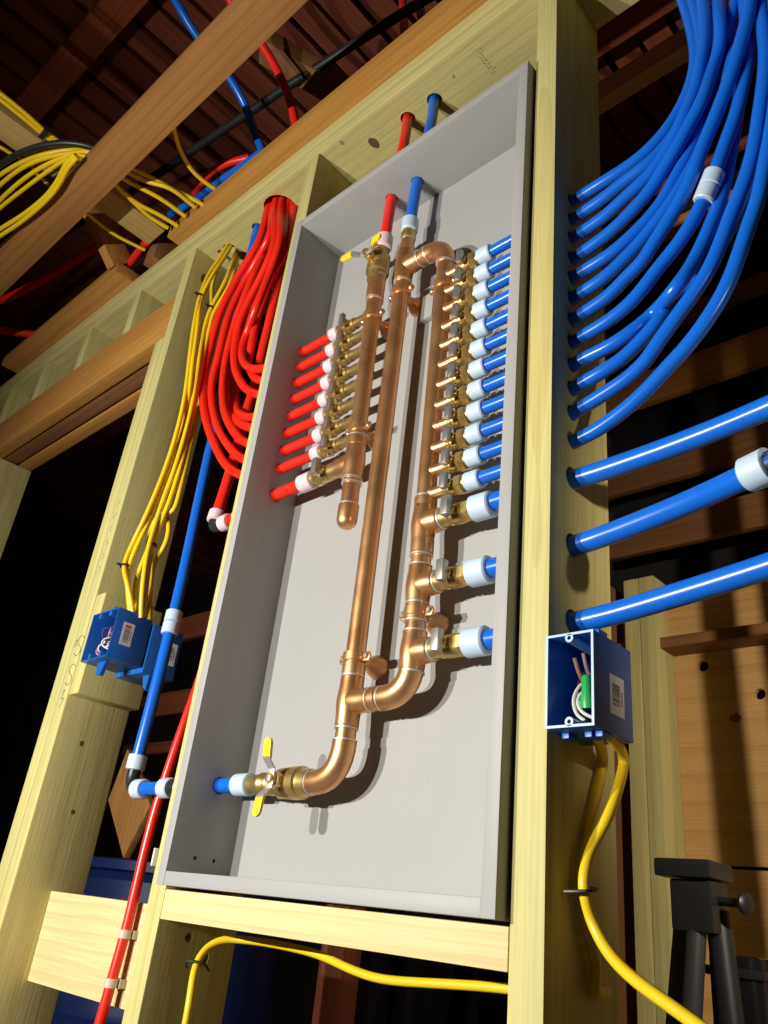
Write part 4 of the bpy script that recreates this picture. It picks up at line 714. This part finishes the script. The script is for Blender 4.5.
wn = MB().lathe((0.6570, 0.020, 0.2015), (0.02, -0.12, 1), [(0, 0.0078), (0.008, 0.0082), (0.014, 0.0062), (0.032, 0.0052), (0.034, 0.0035)], 10)
wn.box(0.647, 0.667, 0.017, 0.023, 0.2015, 0.2095); tag(wn.build('wire_connector', GRN), 'green twist-on wire connector in the right blue box', 'connector')
wr('black_wire', [(0.650, 0.06, 0.185), (0.641, 0.035, 0.205), (0.640, 0.03, 0.23), (0.646, 0.035, 0.245), (0.654, 0.05, 0.24)], 0.0019, WBK, 'black wire bent into an arc inside the right blue box')
wr('white_wire', [(0.660, 0.06, 0.24), (0.646, 0.03, 0.232), (0.6405, 0.02, 0.215), (0.647, 0.014, 0.196), (0.658, 0.012, 0.187)], 0.0019, WWH, 'white wire curving down beside the green connector')
wr('white_wire', [(0.664, 0.06, 0.23), (0.652, 0.03, 0.226), (0.645, 0.02, 0.212), (0.652, 0.016, 0.198), (0.666, 0.02, 0.190)], 0.0019, WWH, 'white wire at the bottom of the right blue box')
# left pair of boxes on the block
lb = thing('electrical_box', (-0.39, 0.03, 0.376), 'blue double gang electrical box full of loose wires at left', 'electrical box')
X0, X1, Z0, Z1 = -0.4382, -0.338, 0.376, 0.474
open_box(lb, X0, X1, -0.012, 0.064, Z0, Z1)
MB().prism([(-0.40, 0.474), (-0.385, 0.474), (-0.388, 0.489), (-0.396, 0.489)], 'y', 0.004, 0.012).build('nail_lug', BOXB, lb); MB().prism([(-0.405, 0.376), (-0.375, 0.376), (-0.385, 0.350), (-0.402, 0.352)], 'y', 0.008, 0.016).build('nail_lug', BOXB, lb)
sticker(lb, X1, 0.006, 0.030, 0.405, 0.450, True)
for zz in (Z0+0.008, Z1-0.008):
    for xx in (X0+0.03, X1-0.03): MB().box(xx-0.005, xx+0.005, -0.012, 0.03, zz-0.005, zz+0.005).build('screw_boss', BOXB, lb, bevel=0.0008)
lb2 = thing('electrical_box', (-0.38, 0.11, 0.372), 'second blue electrical box half hidden behind the thick blue tube', 'electrical box')
m = MB().box(-0.4382, -0.336, 0.068, 0.139, 0.366, 0.466).build('shell', BOXB, lb2, bevel=0.002); sticker(lb2, -0.336, 0.108, 0.132, 0.395, 0.440)
MB().prism([(-0.36, 0.366), (-0.337, 0.366), (-0.340, 0.335), (-0.352, 0.345)], 'y', 0.085, 0.095).build('nail_lug', BOXB, lb2)
PINK = plain('pink_wire', (0.65, 0.18, 0.30), 0.4); PURP = plain('purple_wire', (0.10, 0.05, 0.18), 0.4)
for k_, (mat_, cx, cz, r0, lab) in enumerate(((PINK, -0.395, 0.405, 0.017, 'pink looped wire low in the double blue box'), (WWH, -0.390, 0.402, 0.013, 'white looped wire low in the double blue box'), (PURP, -0.385, 0.425, 0.020, 'dark purple looped wire in the double blue box'), (PINK, -0.382, 0.432, 0.014, 'pink looped wire high in the double blue box'), (WBK, -0.375, 0.420, 0.015, 'black looped wire in the double blue box'), (WWH, -0.366, 0.41, 0.012, 'white looped wire at the right of the double blue box'))):
    pts = [(cx + r0*math.cos(a)*1.1, 0.012 + 0.010*math.sin(a*1.3+k_) - 0.002*k_, cz + r0*math.sin(a)) for a in [2.2*math.pi*i/16 + k_ for i in range(17)]]
    tag(MB().tube([(cx, 0.06, cz+0.02)] + pts, 0.0018, 6, 3, 1).build('looped_wire', mat_), lab, 'wire', 'loose wires in the double blue box')

# ------------------------------------------------------------------ things in the dark beyond the framing
dr = thing('plastic_drum', (-1.0, 0.72, FL), 'navy blue plastic drum behind the blocking at lower left', 'drum')
NAVY = plain('navy_plastic', (0.007, 0.016, 0.075), 0.5, spec=0.25)
MB().lathe((-1.0, 0.72, FL), (0, 0, 1), [(0, 0.26), (0.02, 0.28), (0.30, 0.28), (0.315, 0.29), (0.33, 0.28), (0.62, 0.28), (0.635, 0.29), (0.65, 0.28), (0.93, 0.28), (0.95, 0.26)], 40).build('drum_body', NAVY, dr)
MB().lathe((-1.0, 0.72, FL+0.95), (0, 0, 1), [(0, 0.272), (0.004, 0.285), (0.026, 0.285), (0.03, 0.272)], 40).build('drum_lid', NAVY, dr)
tag(MB().prism([(-0.905, 0.060), (-0.835, 0.185), (-1.015, 0.335), (-1.05, 0.20)], 'y', 0.455, 0.475).build('scrap_board', wood('joist', 'z'), bevel=0.001), 'brown board scrap standing on the navy drum behind the blue tube', 'board')
tag(MB().obox((-1.34, 0.40, FL), (-1.22, 0.42, 0.16), 0.05, 0.018, (0, 1, 0)).build('leaning_board', wood('brown', 'z'), bevel=0.001), 'narrow dark board leaning beside the king stud at lower left', 'board')
lumber('far_board', (-1.9, 0.05), (1.0, 1.03), (0.93, 1.03), 'deck', 'x', 'dark reddish board glimpsed between the blue tube and the cabinet', 'board')
lumber('far_board', (-1.9, 0.05), (1.0, 1.03), (0.62, 0.70), 'deck', 'x', 'dark reddish board low behind the thick blue tube', 'board')
lumber('far_post', (-0.75, -0.66), (1.03, 1.10), (FL, 2.0), 'deck', 'z', 'dark post behind the gap left of the cabinet', 'post')
ch = thing('timber_rack', (-2.4, 1.3, FL), 'dim reddish timber rack seen through the door opening', 'rack')
for z in (0.05, 0.55, 0.78): MB().box(-2.9, -1.9, 1.28, 1.32, z, z+0.05).build('rail', wood('deck', 'x'), ch, bevel=0.002)
for x_ in (-2.9, -1.95): MB().box(x_, x_+0.05, 1.28, 1.34, FL, 1.0).build('post', wood('deck', 'z'), ch, bevel=0.002)

GREYP = plain('dark_grey_plastic', (0.020, 0.021, 0.023), 0.45); ALU = plain('grey_tube_metal', (0.12, 0.12, 0.125), 0.35, 0.6)
st = thing('folded_stand', (0.54, 0.53, FL), 'black folding tool stand leaning in the corner at lower right', 'stand')
MB().box(0.497, 0.580, 0.48, 0.56, 0.088, 0.112).build('top_plate', GREYP, st, bevel=0.004)
MB().box(0.515, 0.575, 0.49, 0.55, 0.02, 0.086).build('head_bracket', GREYP, st, bevel=0.004)
MB().cyl((0.548, 0.505, 0.055), (0.425, 0.49, FL), 0.014).build('leg_tube', ALU, st); MB().cyl((0.522, 0.53, 0.05), (0.36, 0.56, FL), 0.017).build('leg_tube', GREYP, st)
MB().cyl((0.565, 0.53, 0.05), (0.63, 0.50, FL), 0.017).build('leg_tube', GREYP, st)
MB().cyl((0.575, 0.515, 0.062), (0.612, 0.500, 0.060), 0.006).build('clamp_screw', GREYP, st); MB().lathe((0.612, 0.500, 0.060), (1, -0.4, 0), [(0, 0.010), (0.004, 0.014), (0.008, 0.014), (0.011, 0.010)], 12).build('clamp_knob', BLACKP, st)
bc = thing('black_case', (0.567, 0.635, FL), 'tall black case standing in front of the plywood at lower right', 'case')
MB().box(0.530, 0.605, 0.57, 0.70, FL, -0.002).build('case_body', plain('gloss_black', (0.012, 0.012, 0.013), 0.18), bc, bevel=0.006); MB().box(0.526, 0.609, 0.565, 0.705, -0.03, -0.018).build('case_band', GREYP, bc, bevel=0.002)
tag(MB().box(0.612, 0.650, 0.60, 0.72, FL, 0.006).build('cardboard_box', plain('cardboard', (0.30, 0.165, 0.075), 0.8, var=0.1, scale=8), bevel=0.003), 'tall narrow cardboard box beside the black case', 'box')
tag(MB().cyl((0.99, 0.44, FL), (0.955, 0.43, 2.36), 0.016).build('shadow_bar_pipe', plain('grey_pipe', (0.2, 0.2, 0.19), 0.5)), 'slim grey pipe added out of view to throw a shadow bar', 'pipe')  # unseen pipe added to cast a bar of shadow on the plywood
tag(MB().tube([(1.35, 0.42, 0.36), (1.12, 0.42, 0.36), (1.075, 0.42, 0.37), (1.065, 0.42, 0.42), (1.06, 0.42, 1.4), (1.06, 0.42, 2.36)], 0.021, 14, 5, 1).build('shadow_elbow_pipe', plain('grey_pipe', (0.2, 0.2, 0.19), 0.5)), 'grey pipe with an elbow added out of view to throw a shadow bar', 'pipe')  # second unseen pipe, added so its elbow shapes another shadow bar
tag(MB().box(-0.0425, -0.0388, 0.0051, 0.0211, 0.4669, 0.4909).build('tube_clip', WHITE, bevel=0.0008), 'small white clip on the far side of the left stud, upper one', 'clip', 'white clips on the left stud')
tag(MB().box(-0.0425, -0.0388, -0.0060, 0.0100, 0.0236, 0.0476).build('tube_clip', WHITE, bevel=0.0008), 'small white clip on the far side of the left stud, lower one', 'clip', 'white clips on the left stud')
